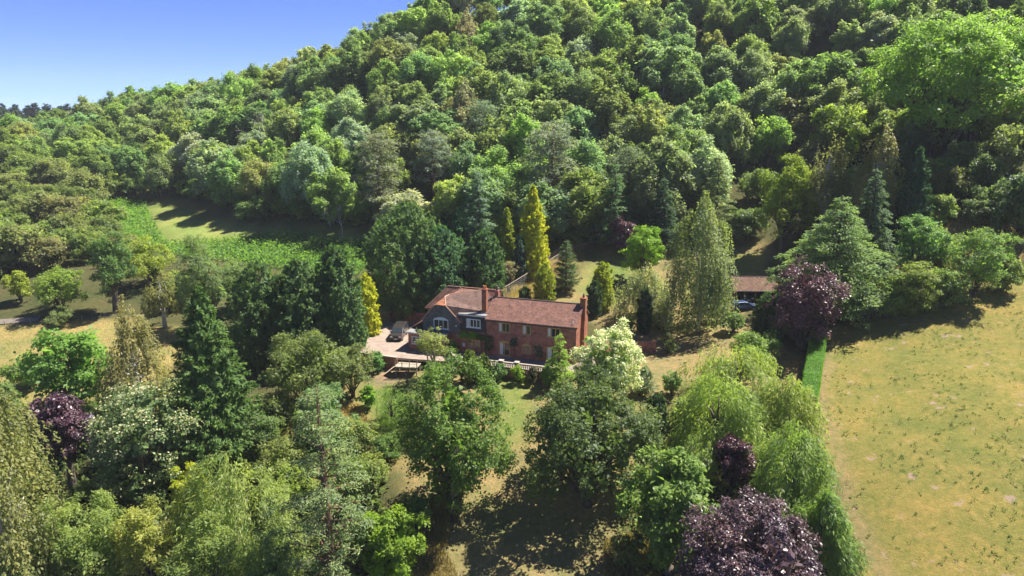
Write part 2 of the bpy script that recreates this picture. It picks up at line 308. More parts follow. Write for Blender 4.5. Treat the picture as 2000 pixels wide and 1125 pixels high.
def broad(seed, H, R, cb=0.2, nl=10, nc=150, k=75, leaf=0.3, cr=0.15, trunk=0.035, mat='leaf', bark='bark', accent=0.0, acc_out=False, squash=0.75, shape=0.0, stems=1, tint_sd=0.14, wr=0.62):
    """broadleaf crown: lobes, each carrying leaf clumps on its outside"""
    rng = np.random.default_rng(seed); F = Foliage(); b = (cb - 0.06 if cb < 0.12 else cb) * H; rz = (H - b) / 2; zc = b + rz; S = np.array([R, R, rz]) * 0.90
    fi = np.arange(nl) + 0.5; zf = 1 - 1.82 * fi / nl; af = fi * 2.39996 + seed; d = nrm(np.stack([np.cos(af) * np.sqrt(1 - zf ** 2), np.sin(af) * np.sqrt(1 - zf ** 2), zf], 1) + rng.normal(size=(nl, 3)) * 0.28)
    rad = rng.uniform(0.24, 0.50, len(d)); pos = d * (1.0 - rad * rng.uniform(0.75, 1.15, len(d)))[:, None] * rng.uniform(0.78, 1.04, (len(d), 1))
    pos = np.vstack([pos, [[0, 0, 0.05]]]); rad = np.append(rad, 0.58)
    if shape: pos[:, :2] *= (1 - shape * np.clip(pos[:, 2:3], -1, 1))
    w_ = rad ** 2 / (rad ** 2).sum(); ms_ = 9 * len(rad)
    sl = rng.choice(len(rad), ms_, p=w_); sdn = unit(rng, ms_); sdn[:, 2] = np.where(sdn[:, 2] < -0.8, -sdn[:, 2], sdn[:, 2])      # boughs on the lobes
    srad = rad[sl] * rng.uniform(0.22, 0.46, ms_); spos = pos[sl] + sdn * (rad[sl] * rng.uniform(0.72, 1.08, ms_))[:, None] + np.array([0, 0, 0.04])
    keep = ~(np.linalg.norm(spos[:, None] - pos[None], axis=2) < rad[None] * 0.66).any(1); sl, srad, spos = sl[keep], srad[keep], spos[keep]
    m = nc * 5; li = rng.choice(len(srad), m, p=srad ** 1.6 / (srad ** 1.6).sum()); dd = nrm(unit(rng, m) + 0.35 * nrm(spos[li]) + UP * 0.2)
    C = spos[li] + dd * srad[li][:, None] * rng.uniform(0.55, 1.12, (m, 1))
    ins = (np.linalg.norm(C[:, None] - pos[None], axis=2) < rad[None] * 0.78).any(1)
    C = C[~ins][:nc]; lt = rng.normal(0.5, tint_sd * 0.5, len(rad)); st_ = rng.normal(0, tint_sd * 0.6, len(srad)); q_ = li[~ins][:nc]; lt = lt[sl[q_]] + st_[q_]
    outw = nrm(C + np.array([0, 0, 0.15])); C = C * S + np.array([0, 0, zc])
    rc = np.clip(cr * R * rng.uniform(0.75, 1.35, len(C)), 0.22, 1.9)
    tc = lt + rng.normal(0, tint_sd * 0.6, len(C))
    if accent and acc_out:
        fa_ = 0.62 if accent > 0.8 else 0.4; clump(F, rng, C, rc, outw, int(k * (1 - fa_)), leaf, wr, tc, squash=squash); clump(F, rng, C + outw * rc[:, None] * 0.35 + UP * rc[:, None] * 0.2, rc * 0.85, outw, int(k * fa_), leaf * 0.8, 0.8, tc, squash=squash, accent=accent)
    else: clump(F, rng, C, rc, outw, k, leaf, wr, tc, squash=squash, accent=accent)
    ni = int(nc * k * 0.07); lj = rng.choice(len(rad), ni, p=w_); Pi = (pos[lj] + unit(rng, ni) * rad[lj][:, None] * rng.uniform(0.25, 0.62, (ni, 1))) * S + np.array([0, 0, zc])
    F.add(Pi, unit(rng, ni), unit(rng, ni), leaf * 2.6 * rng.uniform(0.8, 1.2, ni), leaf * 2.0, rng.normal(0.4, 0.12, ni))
    mb = MB(); tr = max(trunk * H, 0.05); top = zc + rz * 0.25
    for q in range(stems):
        off = rng.normal(0, 0.25 * (stems > 1), 2) * R; sw = rng.normal(0, 0.04 * R, (4, 2))
        r1 = tr / math.sqrt(stems); sc0 = 0.25 if stems > 1 else 1
        pts = [(off[0] * sc0, off[1] * sc0, -0.5), (off[0] * 0.5, off[1] * 0.5, 0.25 * H * 0.5), (off[0] + sw[1][0], off[1] + sw[1][1], b + rz * 0.3), (off[0] + sw[2][0], off[1] + sw[2][1], top)]
        mb.tube(pts, [r1 * 1.3, r1, r1 * 0.75, r1 * 0.2], 7)
    for p_, r_ in zip(pos[:-1], rad[:-1]):
        e = p_ * S + np.array([0, 0, zc]); z0 = b * rng.uniform(0.75, 1.0) + rz * rng.uniform(0.0, 0.35); st = np.array([0, 0, min(z0, e[2] - 0.1 * rz if e[2] > z0 else z0)])
        mid = (st + e) / 2 + np.array([0, 0, 0.06 * H * rng.uniform(-0.3, 1)]); mb.tube([st, mid, e], [tr * 0.42, tr * 0.28, tr * 0.08], 5)
        for _ in range(2):
            e2 = e + unit(rng, 1)[0] * r_ * R * 0.8; mb.tube([mid, (mid + e2) / 2 + UP * 0.1, e2], [tr * 0.2, tr * 0.13, tr * 0.04], 4)
    return F.mesh('crown', M[mat]), mb.mesh('trunk', M[bark], smooth=True)
def cypress(seed, H, R, prof=None, npl=260, k=42, leaf=0.34, up=0.7, plume=0.35, trunk=0.03, mat='needle', wr=0.5, cb=0.02, tint_sd=0.13, lump=0.16, bark='redbark', droop=0.0, accent=0.0):
    """dense conifer: feathery plumes leaning out of a column or cone"""
    rng = np.random.default_rng(seed); F = Foliage(); k = int(k * 0.86); leaf = leaf * 1.05
    prof = prof or [(0, 0.75), (0.15, 0.95), (0.35, 1.0), (0.6, 0.78), (0.8, 0.48), (0.93, 0.2), (1, 0.03)]
    ph, pr = zip(*prof); g = np.linspace(0, 1, 200); cum = np.cumsum(np.interp(g, ph, pr) + 0.12); cum /= cum[-1]
    h = np.interp(rng.random(npl), cum, g); an = rng.uniform(0, 2 * np.pi, npl)
    lum = 1 + lump * (np.sin(3 * an + 5 * h + seed) * 0.5 + np.sin(5 * an - 11 * h + seed * 2) * 0.5) + rng.normal(0, 0.06, npl)
    r = np.interp(h, ph, pr) * R * lum; o = np.stack([np.cos(an), np.sin(an), np.zeros(npl)], 1)
    z = (cb + (1 - cb) * h) * H
    ax = nrm(o + UP * (up + 1.2 * (h[:, None] ** 4)) - UP * droop)
    Lp = plume * R * rng.uniform(0.7, 1.3, npl) * (0.55 + 0.45 * np.interp(h, ph, pr)); Lp = np.maximum(Lp, 0.25)
    tip = o * r[:, None] + UP * z[:, None]; root = tip - ax * Lp[:, None]
    tc = rng.normal(0.5, tint_sd, npl)
    n = npl * k; q = rng.random(n) ** 0.7; A = np.repeat(ax, k, 0); Rt = np.repeat(root, k, 0); Ln = np.repeat(Lp, k)[:, None]; O = np.repeat(o, k, 0)
    side = unit(rng, n); side -= A * (side * A).sum(1, keepdims=True); side = nrm(side)
    P = Rt + A * Ln * q[:, None] * 1.05 + side * Ln * (0.34 * (1.12 - q[:, None])) * rng.random((n, 1)) ** 0.5
    T = A * 1.0 + side * 0.55 + O * 0.2 - UP * droop * 0.5 + rng.normal(size=(n, 3)) * 0.15
    Nn = O * 0.55 + UP * 0.45 + side * 0.45 + rng.normal(size=(n, 3)) * 0.35
    L = leaf * 1.3 * rng.uniform(0.7, 1.3, n)
    ti = np.clip(np.repeat(tc, k) + (q - 0.5) * 0.18 + rng.normal(0, 0.12, n), 0, 1)
    if accent: ti = np.where((q > 0.55) & (rng.random(n) < accent), 2.0, ti)
    F.add(P, Nn, T, L, L * wr, ti)
    ni = int(n * 0.10); hi = np.interp(rng.random(ni), cum, g) * 0.97; ai = rng.uniform(0, 2 * np.pi, ni); ri = np.interp(hi, ph, pr) * R * rng.uniform(0.45, 0.78, ni)
    F.add(np.stack([np.cos(ai) * ri, np.sin(ai) * ri, (cb + (1 - cb) * hi) * H], 1), np.stack([np.cos(ai), np.sin(ai), 0.3 + 0 * ai], 1) + rng.normal(size=(ni, 3)) * 0.3, UP + rng.normal(size=(ni, 3)) * 0.4, leaf * 2.4, leaf * 1.7, rng.normal(0.4, 0.1, ni))
    mb = MB(); tr = trunk * H; mb.tube([(0, 0, -0.5), (0, 0, H * 0.4), (0, 0, H * 0.92)], [tr * 1.2, tr * 0.7, tr * 0.1], 7)
    return F.mesh('crown', M[mat]), mb.mesh('trunk', M[bark], smooth=True)
def tiered(seed, H, R, tiers=14, br=7, k=14, leaf=0.4, droop=0.2, cb=0.06, prof=None, mat='needle', wr=0.42, trunk=0.022, bark='bark', spread=0.32, rise=0.12, tip=0.25, dens=1.0, tint_sd=0.13):
    """open conifer: whorled branches carrying flat sprays, drooping at the tips"""
    rng = np.random.default_rng(seed); F = Foliage(); mb = MB(); tr = trunk * H
    prof = prof or [(0, 0.9), (0.12, 1.0), (0.5, 0.68), (0.85, 0.22), (1, 0.02)]
    ph, pr = zip(*prof)
    mb.tube([(0, 0, -0.5), (0, 0, H * 0.5), (0, 0, H * 0.99)], [tr * 1.2, tr * 0.65, tr * 0.06], 7)
    for ti in range(tiers):
        h = (ti + 0.2) / tiers; nb = max(4, int(br * (1 - 0.35 * h)))
        for bi in range(nb):
            hh = min(h + rng.uniform(-0.5, 0.5) / tiers, 0.985); an = 2 * math.pi * (bi + rng.uniform(-0.3, 0.3)) / nb + ti * 2.4
            Lb = np.interp(hh, ph, pr) * R * rng.uniform(0.72, 1.12); z0 = (cb + (1 - cb) * hh) * H; o = np.array([math.cos(an), math.sin(an), 0]); sd_ = np.array([-o[1], o[0], 0])
            s = np.linspace(0, 1, 5); zz = z0 + Lb * (rise * s * 1.6 - droop * s ** 2 - tip * np.clip(s - 0.7, 0, 1) ** 2 * 3); cur = o[None] * (Lb * s)[:, None]; cur[:, 2] = zz
            if Lb > 0.7: mb.tube(cur, [max(0.012 * Lb + 0.02, 0.025) * (1 - 0.85 * q) for q in s], 4, False)
            m = max(4, int(Lb * k * dens)); q = rng.uniform(0.12, 1.02, m) ** 0.8
            B = np.stack([np.interp(q, s, cur[:, i]) for i in range(3)], 1)
            wd = spread * Lb * np.clip(1.15 - q, 0.12, 0.6) * 1.6
            off = rng.uniform(-1, 1, m); P = B + sd_ * (off * wd)[:, None] + np.array([0, 0, 1.0]) * (rng.normal(0, 0.05, m) * (0.4 + 0.2 * Lb) - np.abs(off) * wd * 0.22)[:, None]
            kk = 4; P = np.repeat(P, kk, 0); off4 = np.repeat(off, kk); n = len(P); P = P + rng.normal(size=(n, 3)) * np.array([0.5, 0.5, 0.22]) * leaf * 0.9
            T = o * 0.9 + sd_ * (np.sign(off4) * rng.uniform(0.2, 1.0, n))[:, None] - UP * 0.22 + rng.normal(size=(n, 3)) * 0.2
            Nn = UP * 1.0 + o * 0.25 + rng.normal(size=(n, 3)) * 0.42
            L = leaf * rng.uniform(0.65, 1.3, n); F.add(P, Nn, T, L, L * wr, np.clip(rng.normal(0.5, tint_sd) + rng.normal(0, 0.13, n) + np.repeat(q - 0.5, kk) * 0.2, 0, 1))
    return F.mesh('crown', M[mat]), mb.mesh('trunk', M[bark], smooth=True)
def weeping(seed, H, R, ns=700, k=24, leaf=0.26, slen=0.45, prof=None, mat='willow', bark='bark', trunk=0.035, wr=0.17, cb=0.12, tint_sd=0.17, arch=0.35, inner=0.4, cover=1.0):
    """weeping crown: strands arch from the limbs and hang, leaves along each strand"""
    rng = np.random.default_rng(seed); F = Foliage(); mb = MB(); tr = trunk * H; k = int(k * 0.84); leaf = leaf * 1.06
    prof = prof or [(0, 0.7), (0.3, 1.0), (0.6, 0.95), (0.85, 0.6), (1, 0.1)]; ph, pr = zip(*prof)
    nlimb = 16; la = rng.uniform(0, 2 * np.pi, nlimb); lh = rng.uniform(0.35, 1.0, nlimb); lt = rng.normal(0.5, tint_sd, nlimb)
    g = np.linspace(0, 1, 100); cum = np.cumsum(np.interp(g, ph, pr) + 0.1); cum /= cum[-1]
    nb = max(14, ns // 22); bh = 0.22 + 0.78 * np.interp(rng.random(nb), cum, g); ba = rng.uniform(0, 2 * np.pi, nb); bf = rng.uniform(0.72, 1.16, nb); bt = rng.normal(0, tint_sd, nb); bl = rng.uniform(0.6, 1.3, nb)
    bi = rng.integers(0, nb, ns); sg = 1.15 / np.sqrt(nb); h = np.clip(bh[bi] + rng.normal(0, sg * 0.30, ns) - np.abs(rng.normal(0, sg * 0.2, ns)), 0.05, 1.03); an = ba[bi] + rng.normal(0, sg * 1.2, ns)   # strands gathered in boughs
    lum = 1 + 0.15 * np.sin(3 * an + 4 * h + seed) + 0.12 * np.sin(7 * an - 6 * h + seed * 3)
    r = np.interp(h, ph, pr) * R * lum * bf[bi] * (1 - inner * rng.random(ns) ** 2)
    o = np.stack([np.cos(an), np.sin(an), np.zeros(ns)], 1); z = (cb + (1 - cb) * h) * H
    Ls = np.minimum(slen * H * rng.uniform(0.45, 1.15, ns) * bl[bi], z - 0.25); Ls = np.maximum(Ls, 0.35)
    st = o * (r * (1 - arch * 0.4))[:, None] + UP * z[:, None]
    tc = 0.5 + bt[bi] + rng.normal(0, tint_sd * 0.4, ns)
    n = ns * k; q = rng.random(n); ST = np.repeat(st, k, 0); O = np.repeat(o, k, 0); LL = np.repeat(Ls, k); rr = np.repeat(r, k)
    outm = arch * 0.45 * rr * np.clip(q * 3, 0, 1) ** 0.7; rise = np.sin(np.clip(q * 3, 0, 1) * np.pi) * 0.12 * LL
    wig = np.repeat(rng.normal(size=(ns, 3)), k, 0) * (q * 0.14 * LL)[:, None]
    P = ST + O * outm[:, None] + wig * np.array([1, 1, 0]) + UP * (rise - LL * np.clip(q - 0.12, 0, 1))[:, None] + rng.normal(size=(n, 3)) * leaf * 0.28
    T = -UP * (0.35 + q[:, None]) + O * 0.35 + rng.normal(size=(n, 3)) * 0.26
    Nn = O * 0.7 + UP * 0.55 + rng.normal(size=(n, 3)) * 0.5; L = leaf * 1.2 * rng.uniform(0.7, 1.35, n)
    F.add(P, Nn, T, L, L * wr * 1.15, np.clip(np.repeat(tc, k) + rng.normal(0, 0.15, n), 0, 1))
    mb.tube([(0, 0, -0.5), (0.05 * R, 0, H * 0.25), (0, 0.04 * R, H * 0.5), (0, 0, H * 0.74)], [tr * 1.25, tr * 0.9, tr * 0.5, tr * 0.1], 7)
    for a, hh in zip(la, lh):
        e = np.array([math.cos(a), math.sin(a), 0]) * np.interp(hh, ph, pr) * R * 0.5 + UP * (cb + (1 - cb) * hh) * H * 0.78; s0 = np.array([0, 0, H * 0.3 * rng.uniform(0.8, 1.6)])
        if e[2] < s0[2]: s0[2] = e[2] * 0.7
        mb.tube([s0, (s0 + e) / 2 + UP * 0.05 * H, e], [tr * 0.4, tr * 0.25, tr * 0.06], 5)
    return F.mesh('crown', M[mat]), mb.mesh('trunk', M[bark], smooth=True)
def pine(seed, H, R, tiers=13, leaf=0.34, cb=0.12, k=85, mat='needle', bark='redbark', trunk=0.02, prof=None, cr=0.85):
    """open pine or redwood: bare trunk showing between branch ends of needle tufts"""
    rng = np.random.default_rng(seed); F = Foliage(); mb = MB(); tr = trunk * H
    prof = prof or [(0, 0.85), (0.25, 1.0), (0.6, 0.75), (0.85, 0.45), (1, 0.08)]; ph, pr = zip(*prof)
    mb.tube([(0, 0, -0.5), (0.1, 0, H * 0.5), (0, 0, H * 0.98)], [tr * 1.3, tr * 0.8, tr * 0.1], 8)
    Cs = []; Os = []
    for ti in range(tiers):
        h = (ti + 0.3) / tiers; nb = rng.integers(5, 8)
        for bi in range(nb):
            hh = h + rng.uniform(-0.4, 0.4) / tiers; an = 2 * math.pi * (bi + rng.uniform(-0.35, 0.35)) / nb + ti * 1.7; Lb = np.interp(hh, ph, pr) * R * rng.uniform(0.6, 1.1); o = np.array([math.cos(an), math.sin(an), 0])
            z0 = (cb + (1 - cb) * hh) * H; e = o * Lb + UP * (z0 + Lb * rng.uniform(-0.12, 0.28)); s0 = UP * (z0 - 0.05 * H * 0.3)
            mb.tube([s0, (s0 + e) / 2 + UP * 0.05 * Lb, e], [tr * 0.3 * (1.2 - h), tr * 0.2 * (1.2 - h), 0.02], 4, False)
            for q in np.arange(0.45, 1.05, 0.62 / max(1.0, Lb)):
                Cs.append(s0 + (e - s0) * q + rng.normal(size=3) * np.array([0.35, 0.35, 0.15]) * (0.4 + 0.12 * Lb)); Os.append(o * 0.6 + UP * 0.5)
    C = np.array(Cs); O = nrm(np.array(Os)); clump(F, rng, C, cr * rng.uniform(0.6, 1.2, len(C)) * (R / 5), O, k, leaf, 0.3, up=0.5, rnd=0.6, squash=0.55)
    return F.mesh('crown', M[mat]), mb.mesh('trunk', M[bark], smooth=True)
def bare(seed, H, R, bark='palebark', gen=5, r0=0.016):
    """dead tree: forked bare branches"""
    rng = np.random.default_rng(seed); mb = MB()
    def grow(p, d, L, r, g):
        q = p + d * L; mid = (p + q) / 2 + rng.normal(size=3) * L * 0.06; mb.tube([p, mid, q], [r, r * 0.8, r * 0.55], 5, False)
        if g <= 0: return
        for _ in range(rng.integers(2, 4)):
            dd = nrm(d + rng.normal(size=3) * 0.5 + np.array([0, 0, 0.1])); grow(q, dd, L * rng.uniform(0.55, 0.8), r * 0.55, g - 1)
    grow(np.array([0, 0, -0.3]), np.array([0.05, 0, 1.0]), H * 0.33, r0 * H, gen)
    return mb.mesh('branches', M[bark], smooth=True)

# spec helpers -------------------------------------------------------------
def place(name, meshes, loc, rz=0.0, sc=(1, 1, 1), color=(0.07, 0.11, 0.03), label='', cat='tree', group=None, parts=('crown', 'trunk')):
    t = thing(name, label, cat, loc, rz, group); t.scale = sc
    obj(parts[0], meshes[0], t, color)
    if len(meshes) > 1: obj(parts[1], meshes[1], t)
    return t
# ---------------------------------------------------------------- the ground
def zone(pts): return [tuple(site(x, y)[:2]) for x, y in pts]
Z = dict(
    field=zone([(1602, 640), (1640, 640), (1720, 618), (1800, 606), (1900, 580), (1990, 545), (2080, 520), (2300, 560), (2300, 1300), (1660, 1300), (1645, 1100), (1625, 980), (1600, 850), (1592, 760)]),
    pasture=zone([(-300, 650), (60, 632), (240, 622), (330, 640), (420, 660), (300, 760), (60, 800), (-300, 800)]),
    clearing=zone([(285, 398), (345, 398), (380, 425), (480, 445), (700, 452), (760, 462), (730, 480), (560, 462), (440, 468), (340, 478), (312, 450), (300, 425)]),
    bracken=zone([(150, 395), (200, 385), (285, 398), (306, 450), (330, 475), (460, 466), (560, 460), (700, 474), (735, 500), (700, 540), (560, 530), (340, 500), (210, 470)]),
    lawn=zone([(700, 720), (830, 722), (1100, 742), (1240, 745), (1330, 700), (1380, 680), (1400, 720), (1330, 760), (1260, 840), (1230, 980), (1200, 1200), (820, 1200), (840, 1010), (740, 880), (660, 790)]),
    green_front=zone([(930, 738), (1060, 742), (1040, 830), (1000, 890), (960, 880), (960, 800)]),
    green_left=zone([(690, 745), (830, 735), (850, 790), (800, 860), (740, 880), (700, 800)]),
    green_mid=zone([(960, 960), (1180, 990), (1150, 1050), (900, 1070), (900, 1000)]),
    lawn_back=zone([(1060, 600), (1100, 560), (1160, 500), (1230, 470), (1420, 475), (1500, 480), (1490, 560), (1440, 620), (1560, 700), (1580, 800), (1400, 740), (1240, 740), (1180, 640)]),
    green_back=zone([(1130, 560), (1150, 510), (1210, 480), (1240, 520), (1220, 590), (1160, 600)]),
    green_back2=zone([(1400, 500), (1500, 495), (1490, 530), (1410, 535)]),
    dryslope=zone([(960, 590), (990, 545), (1060, 500), (1130, 470), (1150, 480), (1075, 545), (1040, 600)]),
    rough_right=zone([(1740, 560), (1840, 450), (1900, 400), (2060, 400), (2060, 520), (1900, 575)]),
    dry_low=zone([(520, 800), (700, 790), (760, 900), (700, 960), (520, 850)]),
    bank=zone([(690, 742), (790, 715), (800, 730), (740, 752)]),
)
def axis(spec):
    out = []
    for a, b, st in spec: out += list(np.arange(a, b, st))
    return np.array(out + [spec[-1][1]])
gx = axis([(-1500, -900, 150), (-900, -240, 60), (-240, -70, 3.5), (-70, 104, 1.0), (104, 200, 4), (200, 600, 50), (600, 1500, 150)])
gy = axis([(-1500, -300, 150), (-300, 30, 30), (30, 136, 1.0), (136, 330, 3.5), (330, 600, 15), (600, 1500, 150)])
GX, GY = np.meshgrid(gx, gy)
GZ = ground_z(GX, GY)
def wob(x, y, s, a): return a * (np.sin(x * s + 1.3 * np.sin(y * s * 0.7)) + np.sin(y * s * 1.3 + 2.1 * np.sin(x * s * 0.6 + 1)))
GZ = GZ + np.where(GZ > -0.39, wob(GX, GY, 0.35, 0.06) + wob(GX, GY, 1.1, 0.025), 0)
WX = GX + wob(GX, GY, 0.45, 0.5); WY = GY + wob(GY, GX, 0.5, 0.5)
gcol = np.zeros(GX.shape + (3,)); gcol[:] = (0.085, 0.085, 0.036)
def zmask(name, blur=2):
    m = inpoly(WX, WY, Z[name]).astype(float)
    for _ in range(blur):
        m2 = m.copy(); m2[1:-1, 1:-1] = (m[1:-1, 1:-1] * 2 + m[:-2, 1:-1] + m[2:, 1:-1] + m[1:-1, :-2] + m[1:-1, 2:]) / 6; m = m2
    return m[..., None]
def paint(name, c, amt=1.0, blur=2):
    global gcol
    m = zmask(name, blur) * amt; gcol = gcol * (1 - m) + np.array(c) * m
paint('pasture', (0.30, 0.25, 0.10)); paint('bracken', (0.07, 0.13, 0.03)); paint('clearing', (0.27, 0.32, 0.09))
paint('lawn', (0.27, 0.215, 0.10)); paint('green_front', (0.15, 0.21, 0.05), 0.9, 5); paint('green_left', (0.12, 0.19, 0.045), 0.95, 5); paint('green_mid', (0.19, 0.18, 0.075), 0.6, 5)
paint('lawn_back', (0.27, 0.215, 0.10)); paint('green_back', (0.14, 0.20, 0.05), 0.85, 5); paint('green_back2', (0.17, 0.22, 0.05), 0.8, 3); paint('dryslope', (0.36, 0.27, 0.10)); paint('rough_right', (0.24, 0.21, 0.09)); paint('dry_low', (0.30, 0.22, 0.08)); paint('bank', (0.30, 0.21, 0.14))
paint('field', (0.238, 0.209, 0.062), 1.0, 1)
# bare trodden strip along the hedge
hx = np.interp(GY, [60, 81, 92, 101], [33.0, 38.2, 43.6, 48.6]); strip = np.exp(-((GX - hx - 1.3 + wob(GX, GY, 0.8, 0.25)) / 0.9) ** 2) * (GY > 52) * (GY < 102)
gcol = gcol * (1 - 0.5 * strip[..., None]) + np.array((0.30, 0.22, 0.14)) * 0.5 * strip[..., None]
nx, ny = len(gx), len(gy)
me = bpy.data.meshes.new('ground'); V = np.stack([GX, GY, GZ], 2).reshape(-1, 3); me.vertices.add(len(V)); me.vertices.foreach_set('co', V.astype(np.float32).ravel())
ii = np.arange(ny - 1)[:, None] * nx + np.arange(nx - 1)[None]; Q = np.stack([ii, ii + 1, ii + 1 + nx, ii + nx], 2).reshape(-1, 4)
me.loops.add(Q.size); me.loops.foreach_set('vertex_index', Q.astype(np.int32).ravel()); me.polygons.add(len(Q)); me.polygons.foreach_set('loop_start', np.arange(0, Q.size, 4, dtype=np.int32))
ca = me.attributes.new('zone', 'FLOAT_COLOR', 'POINT'); ca.data.foreach_set('color', np.concatenate([gcol.reshape(-1, 3) * 0.83, np.ones((len(V), 1))], 1).astype(np.float32).ravel())
fm = zmask('field', 1); fa = me.attributes.new('field', 'FLOAT', 'POINT'); fa.data.foreach_set('value', fm.astype(np.float32).ravel())
me.update(); me.polygons.foreach_set('use_smooth', [True] * len(Q)); me.validate()
def ground_material():
    m, t, N, Lk = new_mat('ground_grass'); g = N('ShaderNodeNewGeometry'); za = N('ShaderNodeAttribute'); za.attribute_name = 'zone'; fa = N('ShaderNodeAttribute'); fa.attribute_name = 'field'
    def noise(s, det=6, ro=0.65):
        n = N('ShaderNodeTexNoise'); n.inputs['Scale'].default_value = s; n.inputs['Detail'].default_value = det; n.inputs['Roughness'].default_value = ro; Lk(g.outputs['Position'], n.inputs[0]); return n.outputs[0]
    def ramp(src, p0, c0, p1, c1):
        r = N('ShaderNodeValToRGB'); r.color_ramp.elements[0].position = p0; r.color_ramp.elements[1].position = p1; r.color_ramp.elements[0].color = (*c0, 1); r.color_ramp.elements[1].color = (*c1, 1); Lk(src, r.inputs[0]); return r.outputs[0]
    def mix(kind, fac, a, b):
        x = N('ShaderNodeMix'); x.data_type = 'RGBA'; x.blend_type = kind
        if isinstance(fac, float): x.inputs[0].default_value = fac
        else: Lk(fac, x.inputs[0])
        Lk(a, x.inputs[6])
        if isinstance(b, tuple): x.inputs[7].default_value = (*b, 1)
        else: Lk(b, x.inputs[7])
        return x.outputs[2]
    c = za.outputs['Color']
    c = mix('MULTIPLY', 1.0, c, ramp(noise(0.16, 5), 0.35, (0.80, 0.90, 0.85), 0.65, (1.18, 1.08, 1.05)))
    c = mix('MULTIPLY', 1.0, c, ramp(noise(0.045, 4), 0.38, (0.90, 0.96, 0.90), 0.62, (1.10, 1.02, 1.06)))
    c = mix('MULTIPLY', 1.0, c, ramp(noise(0.6, 6, 0.7), 0.35, (0.88, 0.95, 0.86), 0.65, (1.16, 1.06, 1.12)))
    c = mix('MULTIPLY', 1.0, c, ramp(noise(1.7, 8, 0.75), 0.33, (0.66, 0.78, 0.70), 0.68, (1.30, 1.20, 1.22)))
    c = mix('MULTIPLY', 1.0, c, ramp(noise(9.0, 4, 0.8), 0.3, (0.76, 0.80, 0.74), 0.7, (1.22, 1.18, 1.22)))
    bare_ = ramp(noise(0.6, 3, 0.5), 0.655, (0, 0, 0), 0.71, (0.8, 0.8, 0.8)); fb = mix('MULTIPLY', 1.0, bare_, fa.outputs['Fac'])
    c = mix('MIX', fb, c, (0.30, 0.22, 0.165))
    p = N('ShaderNodeBsdfPrincipled'); p.inputs['Roughness'].default_value = 0.95; p.inputs['Specular IOR Level'].default_value = 0.1; Lk(c, p.inputs['Base Color'])
    b = N('ShaderNodeBump'); b.inputs['Strength'].default_value = 0.9; b.inputs['Distance'].default_value = 0.18; Lk(noise(4.5, 6, 0.8), b.inputs['Height']); Lk(b.outputs[0], p.inputs['Normal'])
    o = N('ShaderNodeOutputMaterial'); Lk(p.outputs[0], o.inputs[0]); return m
me.materials.append(ground_material()); tag(obj('ground', me), kind='structure')

# farm lane at the foot of the scrub on the left
lane = [site(x, y)[:2] for x, y in [(-260, 640), (-60, 634), (40, 628), (80, 624)]]
mb = MB(); prev = None
for a, b in zip(lane[:-1], lane[1:]):
    for q in np.linspace(0, 1, 12, endpoint=False):
        c = a + (b - a) * q; n = np.array([-(b - a)[1], (b - a)[0]]); n = n / np.linalg.norm(n) * 1.0
        cur = [Vector((*(c + n), gz(*(c + n)) + 0.16)), Vector((*(c - n), gz(*(c - n)) + 0.16))]
        if prev: mb.poly([prev[1], cur[1], cur[0], prev[0]])
        prev = cur
tag(mb.build('lane_road', M['asphalt']), 'narrow pale farm lane along the foot of the scrub', kind='structure')

# ---------------------------------------------------------------- terrace, driveway, retaining walls
def flat(poly, z0, z1): return MB().slab([(x, y, z1) for x, y in poly], (0, 0, z0 - z1))
DRV = [(-24.3, 97.0), (-16.6, 94.2), (-9.0, 92.7), (-8.3, 95.5), (-12.2, 112.4), (-27, 113.5), (-27, 104)]
PAV = [(-9.0, 92.7), (6.6, 87.7), (11.5, 89.5), (13.6, 95.5), (12.8, 101.6), (-3.5, 106.6), (-12.2, 112.4), (-8.3, 95.5)]
tag(flat(DRV, -0.35, 0.0).build('driveway', M['gravel']), 'pinkish gravel driveway beside the house', kind='structure')
tag(flat(PAV, -0.35, -0.004).build('terrace_pavement', M['paving']), 'stone paved terrace around the house', kind='structure')
def wall_line(name, pts, thick, z0, z1, mat, label, cat='wall', coping=None):
    t = thing(name, label, cat, (0, 0, 0)); body = MB(); cop = MB()
    for (a, b) in zip(pts[:-1], pts[1:]):
        a = Vector((*a, 0)); b = Vector((*b, 0)); d = (b - a).normalized(); n = Vector((-d.y, d.x, 0)) * thick / 2
        body.slab([a + n + Vector((0, 0, z1)), a - n + Vector((0, 0, z1)), b - n + Vector((0, 0, z1)), b + n + Vector((0, 0, z1))], (0, 0, z0 - z1))
        if coping:
            n2 = n * 1.3; zc = Vector((0, 0, z1 + 0.003)); cop.slab([a + n2 + zc, b + n2 + zc, b - n2 + zc, a - n2 + zc], (0, 0, 0.08))
    body.build('wall', M[mat], t, uv=True)
    if coping: cop.build('coping', M[coping], t)
    return t
wall_line('retaining_wall', [(-24.5, 96.95), (-16.7, 94.05)], 0.4, -3.4, 0.12, 'brick', 'brick retaining wall holding up the gravel driveway', coping='stone')
wall_line('garden_wall', [(-26.8, 113.3), (-12.3, 112.3)], 0.35, -0.6, 1.5, 'brick', 'low brown brick wall at the back of the driveway', coping='brick')
wall_line('rear_garden_wall', [(13.9, 96.0), (17.5, 99.0), (22.0, 99.2)], 0.35, -1.6, 0.9, 'brick', 'low brick garden wall beyond the right gable of the house')

